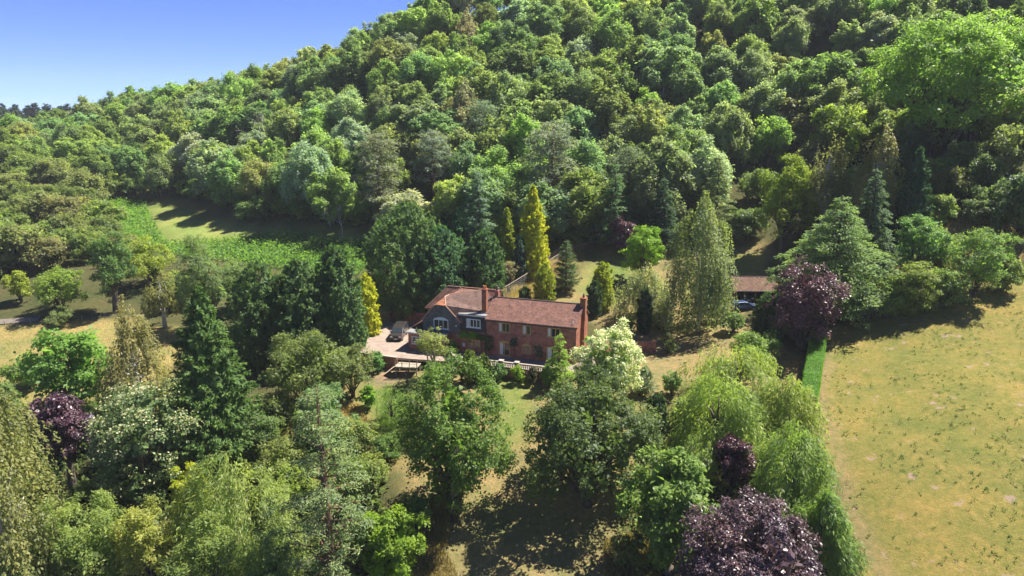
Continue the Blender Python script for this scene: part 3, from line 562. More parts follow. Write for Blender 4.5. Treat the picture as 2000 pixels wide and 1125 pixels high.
# balustrade on its own retaining wall
bt = thing('balustrade', 'pale stone balustrade with piers along the terrace edge', 'balustrade')
B0 = Vector((-16.0, 93.95, 0)); B1 = Vector((6.6, 87.55, 0))
B0 = Vector((-8.6, 92.5, 0)); bd = (B1 - B0).normalized(); bn = Vector((-bd.y, bd.x, 0)); BL = (B1 - B0).length
def bfr(x, y, z): return B0 + bd * x + bn * y + Vector((0, 0, z))
MB().box((0, -0.2, -3.6), (BL, 0.2, 0.1), bfr).build('retaining_wall', M['brick'], bt, uv=True)
MB().box((0, -0.17, 0.103), (BL, 0.17, 0.2), bfr).build('plinth', M['stone'], bt)
MB().box((0, -0.16, 0.8), (BL, 0.16, 0.93), bfr).build('top_rail', M['stone'], bt)
bal = MB().lathe((0, 0, 0), [(0.2, 0.075), (0.28, 0.05), (0.42, 0.095), (0.62, 0.05), (0.72, 0.07), (0.8, 0.075)], 6).mesh('baluster', M['stone'])
piers = [0.15, 4.5, 7.45, 9.75, BL - 0.2]
x = 0.5
while x < BL - 0.3:
    if min(abs(x - q) for q in piers) > 0.36:
        o = obj('baluster', bal, bt); o.location = bfr(x, 0, 0)
    x += 0.27
for q in piers:
    MB().box((q - 0.27, -0.28, -3.6), (q + 0.27, 0.28, 1.0), bfr).build('pier', M['stone'], bt)
    MB().box((q - 0.35, -0.36, 1.003), (q + 0.35, 0.36, 1.14), bfr).build('pier_cap', M['stone'], bt)

# timber deck with railing and steps below the driveway corner
dk = thing('timber_deck', 'raised weathered timber deck with railing and steps below the driveway', 'deck')
D0 = Vector((-16.45, 93.75, 0)); dd = Vector((0.985, -0.17, 0)); dn = Vector((-0.17, -0.985, 0))
def dfr(x, y, z): return D0 + dd * x + dn * y + Vector((0, 0, z))
for i in range(14): MB().box((i * 0.24, 0, -0.5), (i * 0.24 + 0.225, 1.9, -0.45), dfr).build('deck_board', M['palewood'], dk)
MB().box((0, 1.905, -0.68), (3.36, 1.97, -0.44), dfr).build('fascia', M['timber'], dk)
for x in (0.1, 1.65, 3.2):
    for y in (0.25, 1.75): MB().box((x - 0.07, y - 0.07, -3.6), (x + 0.07, y + 0.07, -0.505), dfr).build('post', M['timber'], dk)
for x in (0.06, 1.1, 2.2, 3.3): MB().box((x - 0.05, 1.8, -0.447), (x + 0.05, 1.9, 0.55), dfr).build('railing_post', M['timber'], dk)
for z in (0.553,): MB().box((-0.05, 1.79, z), (3.41, 1.91, z + 0.06), dfr).build('handrail', M['darkwood'], dk)
MB().box((0.12, 1.83, 0.02), (3.24, 1.87, 0.07), dfr).build('middle_rail', M['timber'], dk)
for i in range(7): MB().box((-0.32 * (i + 1), 0.5, -0.5 - 0.26 * (i + 1)), (-0.32 * i - 0.02, 1.7, -0.45 - 0.26 * (i + 1)), dfr).build('step', M['timber'], dk)
for y in (0.46, 1.74): MB().slab([dfr(0, y, -0.5), dfr(-2.3, y, -2.4), dfr(-2.3, y, -2.65), dfr(0, y, -0.75)], dn * 0.05).build('stringer', M['darkwood'], dk)

# ---------------------------------------------------------------- the house
house = thing('brick_house', 'long red brick country house with clay tile roofs and tall chimneys', 'house', (0, 0, 0))
def hb(name, a, b, mat, parent=house, uv=False): return MB().box(a, b, hp).build(name, M[mat], parent, uv)
def hslab(name, pts, off, mat, parent=house, uv=True): return MB().slab([hp(*p) for p in pts], off).build(name, M[mat], parent, uv)
EV, RZ, DP, RT = 5.5, 7.75, 7.6, 3.8
# main range walls (right gable included)
mb = MB()
mb.slab([hp(0, 0, -0.3), hp(13.7, 0, -0.3), hp(13.7, 0, EV), hp(0, 0, EV)], Vector((HV[0], HV[1], 0)) * 0.3)
MB().slab([hp(0, 0.302, -0.3), hp(0, 0.302, EV), hp(0, RT, RZ - 0.15), hp(0, DP, EV), hp(0, DP, -0.3)], Vector((HU[0], HU[1], 0)) * 0.3).build('gable_wall', M['brick_orange'], house, uv=True)
mb.slab([hp(0.302, DP, -0.3), hp(0.302, DP, EV), hp(18, DP, EV), hp(18, DP, -0.3)], Vector((HV[0], HV[1], 0)) * -0.3)
mb.slab([hp(13.7, 0.302, -0.3), hp(13.7, 0.302, EV), hp(13.7, RT, RZ - 0.15), hp(13.7, DP - .31, EV), hp(13.7, DP - .31, -0.3)], Vector((HU[0], HU[1], 0)) * -0.3)
main_wall = mb.build('wall', M['brick'], house, uv=True)
# main roof
roof = hslab('roof', [(-0.18, -0.25, EV - 0.15), (13.75, -0.25, EV - 0.15), (13.75, RT, RZ), (-0.18, RT, RZ)], (0, 0, 0.14), 'tile')
hslab('rear_slope', [(-0.18, RT + .003, RZ), (13.75, RT + .003, RZ), (13.75, DP + .25, EV - 0.15), (-0.18, DP + .25, EV - 0.15)], (0, 0, 0.14), 'tile', roof)
MB().tube([hp(-0.18, RT, RZ + 0.13), hp(13.75, RT, RZ + 0.13)], 0.11, 8).build('ridge', M['ridge_dark'], roof)
hb('gutter', (-0.15, -0.37, EV - 0.22), (13.5, -0.255, EV - 0.12), 'black', roof)
MB().tube([hp(13.55, -0.12, 0), hp(13.55, -0.12, EV - 0.2)], 0.06, 6).build('downpipe', M['black'], house)
MB().tube([hp(0.55, 0.3, EV + 0.25), hp(0.55, 0.3, EV + 0.72)], [0.06, 0.06], 8).build('vent_pipe', M['white'], roof)
# right gable chimney breast and stack
ch = hb('chimney', (-0.5, 2.9, -0.3), (-0.003, 4.7, 5.0), 'brick_orange', house, True)
mb = MB(); mb.slab([hp(-0.5, 2.9, 5.003), hp(-0.5, 3.25, 6.3), hp(-0.5, 4.35, 6.3), hp(-0.5, 4.7, 5.003)], Vector((HU[0], HU[1], 0)) * 0.495); mb.box((-0.48, 3.3, 6.303), (0.3, 4.3, 8.75), hp); mb.build('stack', M['brick_orange'], ch, True)
hb('stack_cap', (-0.55, 3.23, 8.753), (0.37, 4.37, 8.9), 'brick_orange', ch, True)
MB().lathe(hp(-0.1, 3.8, 0), [(8.903, 0.14), (9.05, 0.17), (9.3, 0.12), (9.45, 0.15)], 8).build('chimney_pot', M['ridge_dark'], ch)
hb('bargeboard', (-0.23, -0.2, EV - 0.13), (-0.185, 0.0, EV), 'brick_orange', roof)
# middle bay: brick below, dark clad dormer above, lead flat roof
hb('bay_wall', (13.703, 0.02, -0.3), (17.68, 0.32, 3.35), 'brick', house, True)
dm = hb('dormer', (13.703, -0.06, 3.353), (17.66, 2.2, 5.72), 'clad', house)
hb('flat_roof', (13.45, -0.28, 5.9), (17.85, 2.4, 6.0), 'lead', dm)
hb('fascia', (13.5, -0.22, 5.723), (17.8, -0.06, 5.895), 'white', dm)
for i in range(15): hb('weatherboard', (13.71, -0.085 , 3.36 + i * 0.157), (17.65, -0.063 , 3.36 + i * 0.157 + 0.13), 'clad', dm)
# wing gable (half hipped) with hung tiles over brick
gc, gw = 20.7, 3.0; GE = 4.6; GT = 6.9; hh_ = 0.78
hb('wing_wall', (17.7, 0.0, -0.3), (23.7, 0.3, 2.6), 'brick', house, True)
wing = hslab('hung_tile_gable', [(17.7, -0.06, 2.603), (23.7, -0.06, 2.603), (23.7, -0.06, GE), (gc + hh_, -0.06, GT), (gc - hh_, -0.06, GT), (17.7, -0.06, GE)], Vector((HV[0], HV[1], 0)) * 0.36, 'slate')
hb('wing_side_wall', (23.4, 0.303, -0.3), (23.7, 9.5, GE), 'brick', house, True)
AZ = 7.75
wr_ = hslab('wing_roof', [(23.95, -0.2, GE - 0.3), (gc + hh_ + .1, -0.2, GT - 0.02), (gc, 1.5, AZ), (gc, 8.4, AZ), (23.95, 8.4, GE - 0.3)], (0, 0, 0.13), 'tile')
hslab('half_hip', [(gc + hh_ + .1, -0.22, GT), (gc - hh_ - .1, -0.22, GT), (gc, 1.5, AZ)], (0, 0, 0.1), 'tile_orange', wr_)
hslab('front_slope', [(17.35, -0.25, 4.45), (13.7, 1.6, 5.93), (13.7, 3.6, 7.5), (15.5, 4.9, 8.45), (gc, 3.2, 7.62), (gc, 1.5, AZ - 0.1), (gc - hh_ - 0.1, -0.2, GT - 0.02)][::-1], (0, 0, 0.13), 'tile_grey', wr_)
hslab('rear_slope', [(13.7, 3.6, 7.5), (15.5, 4.9, 8.42), (gc, 3.2, 7.6), (gc, 8.4, 7.5), (16, 10.5, 4.5), (13.7, 9, 4.5)], (0, 0, 0.1), 'tile', wr_)
MB().tube([hp(gc, 1.5, AZ + 0.12), hp(gc, 3.2, 7.78), hp(15.5, 4.9, 8.6)], 0.1, 6).build('ridge', M['ridge'], wr_)
MB().tube([hp(gc - hh_ - 0.1, -0.2, GT + 0.08), hp(gc, 1.5, AZ + 0.1)], 0.09, 6).build('hip_tile', M['ridge'], wr_)
for sx in (-1, 1):
    e = 17.35 if sx < 0 else 23.95
    MB().tube([hp(e, -0.24, (4.45 if sx < 0 else GE - 0.3) + 0.05), hp(gc + sx * (hh_ + 0.1), -0.24, GT + 0.05)], 0.085, 6).build('verge', M['ridge'], wr_)
# rear range with a hipped end
rr = hb('rear_range_wall', (13.9, 6.3, -0.3), (25.9, 10.6, 4.45), 'brick', house, True)
RRZ = 7.6
hslab('hip_slope', [(26.2, 5.95, 4.3), (26.2, 10.9, 4.3), (23.2, 8.4, RRZ)][::-1], (0, 0, 0.12), 'tile_orange', rr)
hslab('front_slope', [(26.2, 5.95, 4.3), (23.2, 8.4, RRZ), (14, 8.4, RRZ), (14, 5.95, 4.3)], (0, 0, 0.12), 'tile', rr)
hslab('rear_slope', [(26.2, 10.9, 4.3), (23.2, 8.403, RRZ), (14, 8.403, RRZ), (14, 10.9, 4.3)][::-1], (0, 0, 0.12), 'tile', rr)
MB().tube([hp(26.2, 5.95, 4.42), hp(23.2, 8.4, RRZ + 0.12), hp(14, 8.4, RRZ + 0.12)], 0.09, 6).build('ridge', M['ridge'], rr)
# tall orange stack over the dormer end, small dark stack behind
c2 = hb('chimney', (13.85, 1.0, 5.0), (14.55, 1.75, 9.5), 'brick_orange', house, True)
hb('stack_cap', (13.8, 0.95, 9.503), (14.6, 1.8, 9.66), 'brick_orange', c2, True)
for dx in (0.2, 0.5): MB().lathe(hp(13.85 + dx, 1.37, 0), [(9.663, 0.12), (9.75, 0.14), (10.0, 0.1), (10.1, 0.13)], 8).build('chimney_pot', M['terracotta'], c2)
hb('flashing', (13.7, 0.85, 5.9), (14.7, 0.995, 6.15), 'lead', c2)
c3 = hb('chimney', (13.0, 3.9, 6.0), (13.6, 4.5, 8.8), 'brick', house, True)
MB().lathe(hp(13.3, 4.2, 0), [(8.803, 0.16), (9.0, 0.2), (9.35, 0.14), (9.5, 0.17)], 8).build('chimney_pot', M['ridge_dark'], c3)
# single storey extension left of the gable
ex = hb('extension', (19.6, -1.55, -0.3), (25.5, -0.065, 2.7), 'brick', house, True)
hb('side_room_wall', (23.703, -0.06, -0.3), (25.5, 4.2, 2.7), 'brick', ex, True)
hb('flat_roof', (19.4, -1.8, 2.703), (25.75, 4.3, 2.86), 'lead', ex)
hb('fascia', (19.4, -1.84, 2.66), (25.75, -1.803, 2.84), 'white', ex)
hslab('lean_to_roof', [(25.75, 0.0, 2.9), (23.75, 0.0, 4.1), (23.75, 4.3, 4.1), (25.75, 4.3, 2.9)], (0, 0, 0.1), 'tile', ex)
# windows and doors
def window(s0, s1, z0, z1, t=-0.02, frame='oak', lights=3, arch=0.0, parent=house, curtains=True, door=False, name='window', wall=house):
    f = 0.12; fr = MB()
    fr.box((s0, t - 0.05, z0), (s0 + f, t + 0.06, z1), hp).box((s1 - f, t - 0.05, z0), (s1, t + 0.06, z1), hp).box((s0 + f, t - 0.05, z1 - f), (s1 - f, t + 0.06, z1), hp).box((s0 + f, t - 0.05, z0), (s1 - f, t + 0.06, z0 + f * (2.2 if door else 1)), hp)
    if arch:
        n = 10; pts = [(s0 + (s1 - s0) * i / n, t - 0.05, z1 + arch * math.sin(math.pi * i / n)) for i in range(n + 1)] + [(s1, t - 0.05, z1 - 0.01), (s0, t - 0.05, z1 - 0.01)]
        fr.slab([hp(*p) for p in pts], Vector((HV[0], HV[1], 0)) * 0.1)
    wd = fr.build(name, M[frame], parent)
    w_ = (s1 - s0 - 2 * f) / lights
    for i in range(lights):
        a = s0 + f + i * w_
        if i: hb('mullion', (a - 0.045, t - 0.045, z0 + f), (a + 0.045, t + 0.05, z1 - f), frame, wd)
        hb('pane', (a + 0.045, t - 0.004, z0 + f + .003), (a + w_ - 0.045, t + 0.012, z1 - f - .003), 'glass', wd)
        if not door and lights > 1 and i % 2 == 0:
            pass
    if curtains: hb('curtain', (s1 - f - w_ * 0.75, t - 0.012, z0 + f + .01), (s1 - f - .05, t - 0.006, z1 - f - .01), 'curtain', wd)
    if not door: hb('sill', (s0 - 0.08, t - 0.12, z0 - 0.08), (s1 + 0.08, t + 0.02, z0 - 0.003), 'stone' if frame == 'oak' else 'white', wd)
    return wd
window(9.8, 11.6, 3.75, 5.15); window(6.65, 7.95, 3.7, 5.1, lights=2); window(2.3, 4.25, 3.7, 5.1)
d1 = window(9.8, 11.55, 0.05, 2.2, lights=2, arch=0.28, door=True, name='door'); window(6.65, 7.95, 0.85, 2.1, lights=2, arch=0.3, curtains=False)
d2 = window(3.2, 4.3, 0.05, 2.25, lights=1, door=True, name='door', arch=0.0)
for dd_, s in ((d1, 10.62), (d2, 3.4)): hb('handle', (s, -0.11, 1.02), (s + 0.05, -0.075, 1.16), 'metal', dd_)
hb('lintel', (13.9, -0.03, 2.05), (17.3, 0.015, 2.25), 'brick_orange', house, True)
window(14.5, 16.4, 0.95, 2.05, t=0.0, curtains=False)
window(14.35, 16.55, 4.0, 5.3, t=-0.12, frame='white', lights=4, parent=dm)
window(19.5, 21.9, 3.3, 4.75, t=-0.10, frame='white', lights=3, curtains=False, arch=0.35)
window(22.9, 24.9, 1.0, 2.15, t=-1.58, frame='white', lights=3, parent=ex, curtains=False)
hb('meter_box', (16.9, -0.14, 0.9), (17.25, 0.015, 1.4), 'white')
tag(MB().lathe(hp(18.15, -0.35, 0), [(3.9, 0.05), (4.0, 0.12), (4.1, 0.12), (4.15, 0.03)], 8).build('wall_lamp', M['white'], house))
# step outside the french doors
hb('door_step', (9.6, -0.6, -0.003), (11.75, -0.035, 0.1), 'stone')

# ---------------------------------------------------------------- vehicles
def vehicle(name, label, loc, rz, L, Wd, prof, belt, glass_top, paint, wheel_y, wr, wins, group=None, van=False):
    """prof: closed side outline (y,z), nose at +y; width narrows above the belt line"""
    t = thing(name, label, 'van' if van else 'car', loc, rz, group)
    def wx(z): return Wd / 2 if z <= belt else Wd / 2 - (z - belt) * (0.10 if van else 0.26)
    mb = MB(); n = len(prof)
    def ring(scale_in, dx): return [Vector((dx(z), y, z)) for y, z in prof]
    A = [Vector((-wx(z), y, z)) for y, z in prof]; Bv = [Vector((wx(z), y, z)) for y, z in prof]
    inn = 0.07
    cy = sum(y for y, z in prof) / n; cz = sum(z for y, z in prof) / n
    def insetp(p): return Vector((p.x * 1.0, cy + (p.y - cy) * 0.985, cz + (p.z - cz) * 0.965))
    Ai = [insetp(p) for p in A]; Bi = [insetp(p) for p in Bv]
    A2 = [Vector((p.x + inn, p.y, p.z)) for p in A]; B2 = [Vector((p.x - inn, p.y, p.z)) for p in Bv]
    base = len(mb.v); mb.v += Ai + A2 + B2 + Bi
    def idx(r, i): return base + r * n + i % n
    mb.f.append([idx(0, i) for i in range(n)]); mb.f.append([idx(3, i) for i in reversed(range(n))])
    for i in range(n):
        for r in range(3): mb.f.append([idx(r, i + 1), idx(r, i), idx(r + 1, i), idx(r + 1, i + 1)])
    body = mb.build('body', M[paint], t, smooth=False)
    bv = body.modifiers.new('soft', 'BEVEL'); bv.width = 0.03; bv.segments = 2; bv.limit_method = 'ANGLE'; bv.angle_limit = 0.5
    # side windows, each a pane just proud of the body side
    for sx in (-1, 1):
        for w_ in wins['side']:
            MB().slab([Vector((sx * (wx(z) + 0.006), y, z)) for y, z in w_], (sx * 0.006, 0, 0)).build('side_window', M['glass'], t)
    for nm in ('windscreen', 'rear_window'):
        if nm in wins:
            (y0, z0), (y1, z1), m = wins[nm]; dy, dz = y1 - y0, z1 - z0; ln = math.hypot(dy, dz); ny, nz = dz / ln, -dy / ln
            if ny * (1 if nm == 'windscreen' else -1) < 0: ny, nz = -ny, -nz
            o = 0.012
            pts = [(-(wx(z0) - m), y0, z0), (wx(z0) - m, y0, z0), (wx(z1) - m, y1, z1), (-(wx(z1) - m), y1, z1)]
            MB().slab([Vector((x, y + ny * o, z + nz * o)) for x, y, z in pts], (0, ny * 0.01, nz * 0.01)).build(nm, M['glass'], t)
    yf = max(y for y, z in prof); yr = min(y for y, z in prof)
    for sx in (-1, 1):
        for wy in wheel_y:
            wh = MB().tube([(sx * (Wd / 2 - 0.20), wy, wr), (sx * (Wd / 2 + 0.012), wy, wr)], wr, 18).build('wheel', M['black'], t)
            MB().tube([(sx * (Wd / 2 + 0.013), wy, wr), (sx * (Wd / 2 + 0.03), wy, wr)], wr * 0.66, 12).build('rim', M['metal'], wh)
        MB().box((sx * (Wd / 2 - 0.1), yf - 0.16, wins['lamp_z']), (sx * (Wd / 2 - 0.46), yf + 0.012, wins['lamp_z'] + 0.17)).build('headlight', M['lamp'], t)
        MB().box((sx * (Wd / 2 - 0.05), yr - 0.01, wins['lamp_z'] + 0.1), (sx * (Wd / 2 - 0.25), yr + 0.1, wins['lamp_z'] + (0.6 if van else 0.3))).build('tail_light', M['redlamp'], t)
        my = wins['mirror']; MB().box((sx * (Wd / 2 + 0.02), my[0], my[1]), (sx * (Wd / 2 + 0.22), my[0] + 0.12, my[1] + 0.2)).build('mirror', M['black' if van else paint], t)
    MB().box((-Wd / 2 + 0.5, yf - 0.1, wins['lamp_z'] - 0.02), (Wd / 2 - 0.5, yf + 0.015, wins['lamp_z'] + 0.16)).build('grille', M['black'], t)
    MB().box((-Wd / 2 + 0.15, yf - 0.15, 0.25), (Wd / 2 - 0.15, yf + 0.04, 0.46)).build('bumper', M['black'], t)
    MB().box((-0.26, yf + 0.043, 0.40), (0.26, yf + 0.055, 0.52)).build('number_plate', M['plate'], t)
    return t
van_prof = [(-2.5, 0.32), (2.35, 0.3), (2.5, 0.45), (2.5, 0.85), (2.4, 1.02), (1.75, 1.2), (0.95, 1.86), (0.6, 1.95), (-2.2, 1.97), (-2.42, 1.88), (-2.52, 1.1)]
van_w = dict(side=[[(1.35, 1.18), (0.9, 1.72), (0.15, 1.76), (0.15, 1.16)], [(0.0, 1.16), (0.0, 1.76), (-1.0, 1.77), (-1.0, 1.16)], [(-1.15, 1.16), (-1.15, 1.77), (-2.2, 1.74), (-2.3, 1.16)]],
             windscreen=((1.7, 1.25), (1.0, 1.82), 0.1), rear_window=((-2.52, 1.15), (-2.44, 1.78), 0.15), lamp_z=0.72, mirror=(1.2, 1.15))
vf = atz(771, 668, 0); van = vehicle('parked_van', 'dark brown van with roof bars parked facing out on the gravel driveway', (-18.0, 104.0, 0.0), math.radians(176), 5.0, 1.9, van_prof, 1.1, 1.8, 'van_paint', (1.6, -1.5), 0.33, van_w, van=True)
for y in (0.3, -0.7, -1.7): MB().box((-0.78, y, 2.03), (0.78, y + 0.07, 2.08)).build('roof_bar', M['metal'], van)
for sx in (-1, 1): MB().box((sx * 0.72, -2.0, 1.96), (sx * 0.76, 0.6, 2.027)).build('roof_rail', M['black'], van)
car_prof = [(-2.2, 0.36), (2.1, 0.34), (2.25, 0.5), (2.22, 0.78), (2.0, 0.92), (1.05, 1.05), (0.3, 1.56), (-0.1, 1.63), (-1.4, 1.6), (-1.75, 1.5), (-2.18, 1.08), (-2.26, 0.7)]
car_w = dict(side=[[(0.95, 1.05), (0.3, 1.46), (-0.25, 1.5), (-0.3, 1.04)], [(-0.4, 1.04), (-0.35, 1.5), (-1.1, 1.49), (-1.2, 1.03)], [(-1.3, 1.05), (-1.2, 1.47), (-1.6, 1.4), (-1.85, 1.1)]],
             windscreen=((0.98, 1.1), (0.34, 1.52), 0.12), rear_window=((-2.12, 1.12), (-1.78, 1.46), 0.15), lamp_z=0.68, mirror=(0.75, 1.02))
def on_ground(px, py, dz=0): p = site(px, py); return p
cp = site(1452, 606)
vehicle('parked_car', 'metallic blue estate car parked in front of the carport', (cp[0], cp[1], gz(cp[0], cp[1]) + 0.03), math.radians(-82), 4.4, 1.85, car_prof, 0.95, 1.5, 'car_paint', (1.4, -1.35), 0.34, car_w)

# carport: open fronted timber building with a mossy tiled roof
kp = site(1474, 592); kz = gz(kp[0], kp[1]) - 0.15
kt = thing('carport', 'open fronted timber carport with a mossy brown tiled roof', 'carport', (kp[0], kp[1], kz), math.radians(-3))
KL, KD = 3.6, 5.2
for x in (-KL, 0.0, KL): MB().box((x - 0.1, -0.1, -0.5), (x + 0.1, 0.1, 2.3)).build('post', M['brownwood'], kt)
MB().box((-KL - 0.1, -0.12, 2.303), (KL + 0.1, 0.12, 2.5)).build('beam', M['brownwood'], kt)
MB().box((-KL, KD - 0.1, -0.5), (KL, KD + 0.05, 2.4)).build('back_wall', M['darkwood'], kt)
for sx in (-1, 1): MB().slab([(sx * KL, 0.15, -0.5), (sx * KL, KD - 0.11, -0.5), (sx * KL, KD - 0.11, 2.4), (sx * KL, KD / 2, 3.95), (sx * KL, 0.15, 2.4)], (-sx * 0.08, 0, 0)).build('side_wall', M['darkwood'], kt)
kr = MB().slab([(-KL - 0.35, -0.45, 2.3), (KL + 0.35, -0.45, 2.3), (KL + 0.35, KD / 2, 4.15), (-KL - 0.35, KD / 2, 4.15)], (0, 0, 0.12)).build('roof', M['moss_roof'], kt, True)
MB().slab([(-KL - 0.35, KD / 2 + .003, 4.15), (KL + 0.35, KD / 2 + .003, 4.15), (KL + 0.35, KD + 0.45, 2.3), (-KL - 0.35, KD + 0.45, 2.3)], (0, 0, 0.12)).build('rear_slope', M['moss_roof'], kr, True)
MB().box((-KL - 0.38, -0.52, 2.24), (KL + 0.38, -0.455, 2.4)).build('fascia', M['lead'], kr)
MB().tube([(-KL - 0.35, KD / 2, 4.27), (KL + 0.35, KD / 2, 4.27)], 0.1, 6).build('ridge', M['ridge_dark'], kr)
Rk = Matrix.Rotation(math.radians(-3), 4, 'Z'); ip = Vector((kp[0], kp[1], kz)) + (Rk @ Vector((-1.0, 2.2, 0.15)))
vehicle('garaged_car', 'dark blue car standing inside the shaded carport', ip, math.radians(175), 4.4, 1.85, car_prof, 0.95, 1.5, 'car_dark', (1.4, -1.35), 0.34, car_w)

# ---------------------------------------------------------------- fences
def fence(name, label, pts, h, sp, rail=True, wires=5, pr=0.05, mat='timber', railmat='palewood'):
    t = thing(name, label, 'fence'); P = [np.array(p[:2]) for p in pts]; segs = []
    for a, b in zip(P[:-1], P[1:]):
        n = max(1, int(round(np.linalg.norm(b - a) / sp)))
        segs += [a + (b - a) * i / n for i in range(n)]
    segs.append(P[-1]); tops = []
    for q in segs:
        z = gz(*q); MB().tube([(q[0], q[1], z - 0.4), (q[0], q[1], z + h)], pr, 6).build('post', M[mat], t); tops.append(Vector((q[0], q[1], z + h)))
    for a, b in zip(tops[:-1], tops[1:]):
        if rail: MB().tube([a + Vector((0, 0, 0.04)), b + Vector((0, 0, 0.04))], 0.07, 6).build('rail', M[railmat], t)
    for k in range(wires):
        f = (k + 0.7) / (wires + 0.7)
        MB().tube([p - Vector((0, 0, h * (1 - f))) for p in tops], 0.008, 4, False).build('wire', M['wire'], t)
    return t
fence('deer_fence', 'tall wire fence with pale top rail climbing the slope behind the house', [site(972, 592), site(1046, 545), site(1110, 505), site(1156, 492)], 2.1, 4.2)
fence('upper_fence', 'short run of pale railed fence at the wood edge', [site(1070, 516), site(1100, 492), site(1128, 480)], 1.3, 3.5, wires=3)
fence('field_fence', 'dark wooden post fence at the top corner of the field', [site(1935, 572), site(1985, 548), site(2060, 530)], 1.5, 3.0, rail=False, wires=4, pr=0.1, mat='darkwood')
fence('lane_fence', 'low post and wire fence beside the farm lane', [site(-40, 642), site(60, 634), site(160, 626), site(235, 618)], 1.1, 4.0, rail=False, wires=3, mat='palewood')
# ---------------------------------------------------------------- garden and foreground trees, one by one
taken = []                                     # (x, y, radius) already planted
def T(name, build, bx, by, topy, hw, color, label, rz=None, group=None, cat='tree', **kw):
    """a tree whose foot stands on the ground at the surveyed point, with its surveyed height and half width"""
    p = site(bx, by); H = aty(bx, topy, p[1])[2] - p[2]; R = hw * depth(p + np.array([0, 0, H * 0.5])) / FPX
    seed = int(bx * 7 + by * 3) % 9973
    ms = build(seed, H, R, **kw); taken.append((p[0], p[1], R))
    return place(name, ms, (p[0], p[1], gz(p[0], p[1]) - 0.05), rz or 0.0, color=color, label=label, cat=cat, group=group)
COL_ = dict(leyl=(0.050, 0.086, 0.030), gold=(0.235, 0.25, 0.018), yew=(0.034, 0.060, 0.024), purple=(0.062, 0.026, 0.036), olive=(0.125, 0.135, 0.050), birch=(0.125, 0.145, 0.060),
            mid=(0.085, 0.135, 0.036), bright=(0.14, 0.235, 0.030), lime=(0.16, 0.24, 0.035), dark=(0.042, 0.075, 0.028), grey=(0.115, 0.155, 0.080), willow=(0.15, 0.19, 0.060), bluegreen=(0.060, 0.105, 0.068), cedar=(0.085, 0.135, 0.055))
conez = [(0, 0.85), (0.12, 1.0), (0.4, 0.80), (0.7, 0.48), (0.9, 0.2), (1, 0.02)]
ovo = [(0, 0.7), (0.12, 0.9), (0.4, 1.0), (0.65, 0.9), (0.85, 0.6), (0.96, 0.28), (1, 0.05)]
colm = [(0, 0.7), (0.1, 0.9), (0.5, 1.0), (0.8, 0.85), (0.95, 0.45), (1, 0.1)]
# foreground left
T('birch_tree', weeping, 40, 1210, 735, 128, (0.125, 0.135, 0.052), 'large drooping olive green birch at the left edge of the foreground', ns=1500, k=22, leaf=0.24, slen=0.24, bark='birchbark', wr=0.45, prof=[(0, .8), (.25, 1), (.5, .95), (.75, .72), (.92, .36), (1, .06)])
T('beech_tree', broad, 145, 965, 756, 56, (0.045, 0.022, 0.034), 'dark purple beech squeezed between the olive birch and the pale lime tree', mat='purple', nc=130, k=80, leaf=0.26)
T('lime_tree', broad, 292, 990, 735, 112, (0.062, 0.095, 0.036), 'lime tree covered in cream bracts in the left foreground', mat='lime', cb=0.1, nl=14, nc=230, k=72, leaf=0.28, accent=0.62, acc_out=True, shape=0.35, squash=0.6)
T('redwood_tree', cypress, 425, 895, 560, 92, (0.054, 0.096, 0.028), 'tall conical dark green redwood left of the garden', npl=520, k=40, leaf=0.36, up=0.15, plume=0.36, prof=conez, wr=0.36)
T('birch_tree', weeping, 275, 830, 585, 66, (0.14, 0.135, 0.058), 'brownish olive birch standing behind the pale lime tree', ns=700, k=22, leaf=0.24, slen=0.2, bark='birchbark', wr=0.45, prof=[(0, .8), (.3, 1), (.6, .75), (.85, .36), (1, .05)])
T('plane_tree', broad, 150, 820, 632, 86, (0.10, 0.175, 0.040), 'big leaved fresh green plane tree at the edge of the left pasture', nc=150, k=42, leaf=0.46, cb=0.08)
T('willow_tree', weeping, 480, 1130, 878, 112, COL_['willow'], 'yellowish weeping willow in the bottom left foreground', ns=1100, k=26, leaf=0.40, slen=0.5, cb=0.05)
T('golden_tree', broad, 385, 1090, 885, 40, (0.19, 0.21, 0.022), 'small golden leaved tree peeping out beside the yellowish willow', nc=70, k=75, leaf=0.24, cb=0.05)
T('sallow_tree', broad, 185, 1190, 938, 88, (0.125, 0.165, 0.048), 'pale green sallow in the bottom left corner', nc=150, k=80, leaf=0.26, cb=0.04, wr=0.4, squash=1.0)
T('sallow_tree', broad, 310, 1180, 958, 66, (0.19, 0.205, 0.055), 'yellowing sallow between two greener sallows at the bottom left', nc=120, k=80, leaf=0.24, cb=0.04, wr=0.4, squash=1.0)
T('sallow_tree', broad, 420, 1240, 1010, 84, (0.13, 0.17, 0.05), 'pale green sallow in front of the yellowish weeping willow', nc=150, k=80, leaf=0.24, cb=0.03, wr=0.4, squash=1.0)
T('sallow_tree', broad, 80, 1250, 1040, 90, (0.115, 0.15, 0.06), 'grey green sallow at the very bottom left corner', nc=140, k=75, leaf=0.24, cb=0.03, wr=0.4, squash=1.0)
T('sallow_tree', broad, 545, 1230, 1040, 62, (0.125, 0.17, 0.06), 'soft green sallow at the foot of the tall pine', nc=110, k=75, leaf=0.24, cb=0.03, wr=0.4, squash=1.0)
T('pine_tree', pine, 650, 1190, 745, 98, (0.115, 0.155, 0.072), 'tall grey green pine with bare reddish trunk in the foreground', leaf=0.30, k=60, tiers=15, cr=0.8)
T('maple_tree', broad, 768, 1140, 985, 68, (0.115, 0.175, 0.022), 'bright yellow green maple beside the lower lawn', nc=130, k=75, leaf=0.26, cb=0.05)
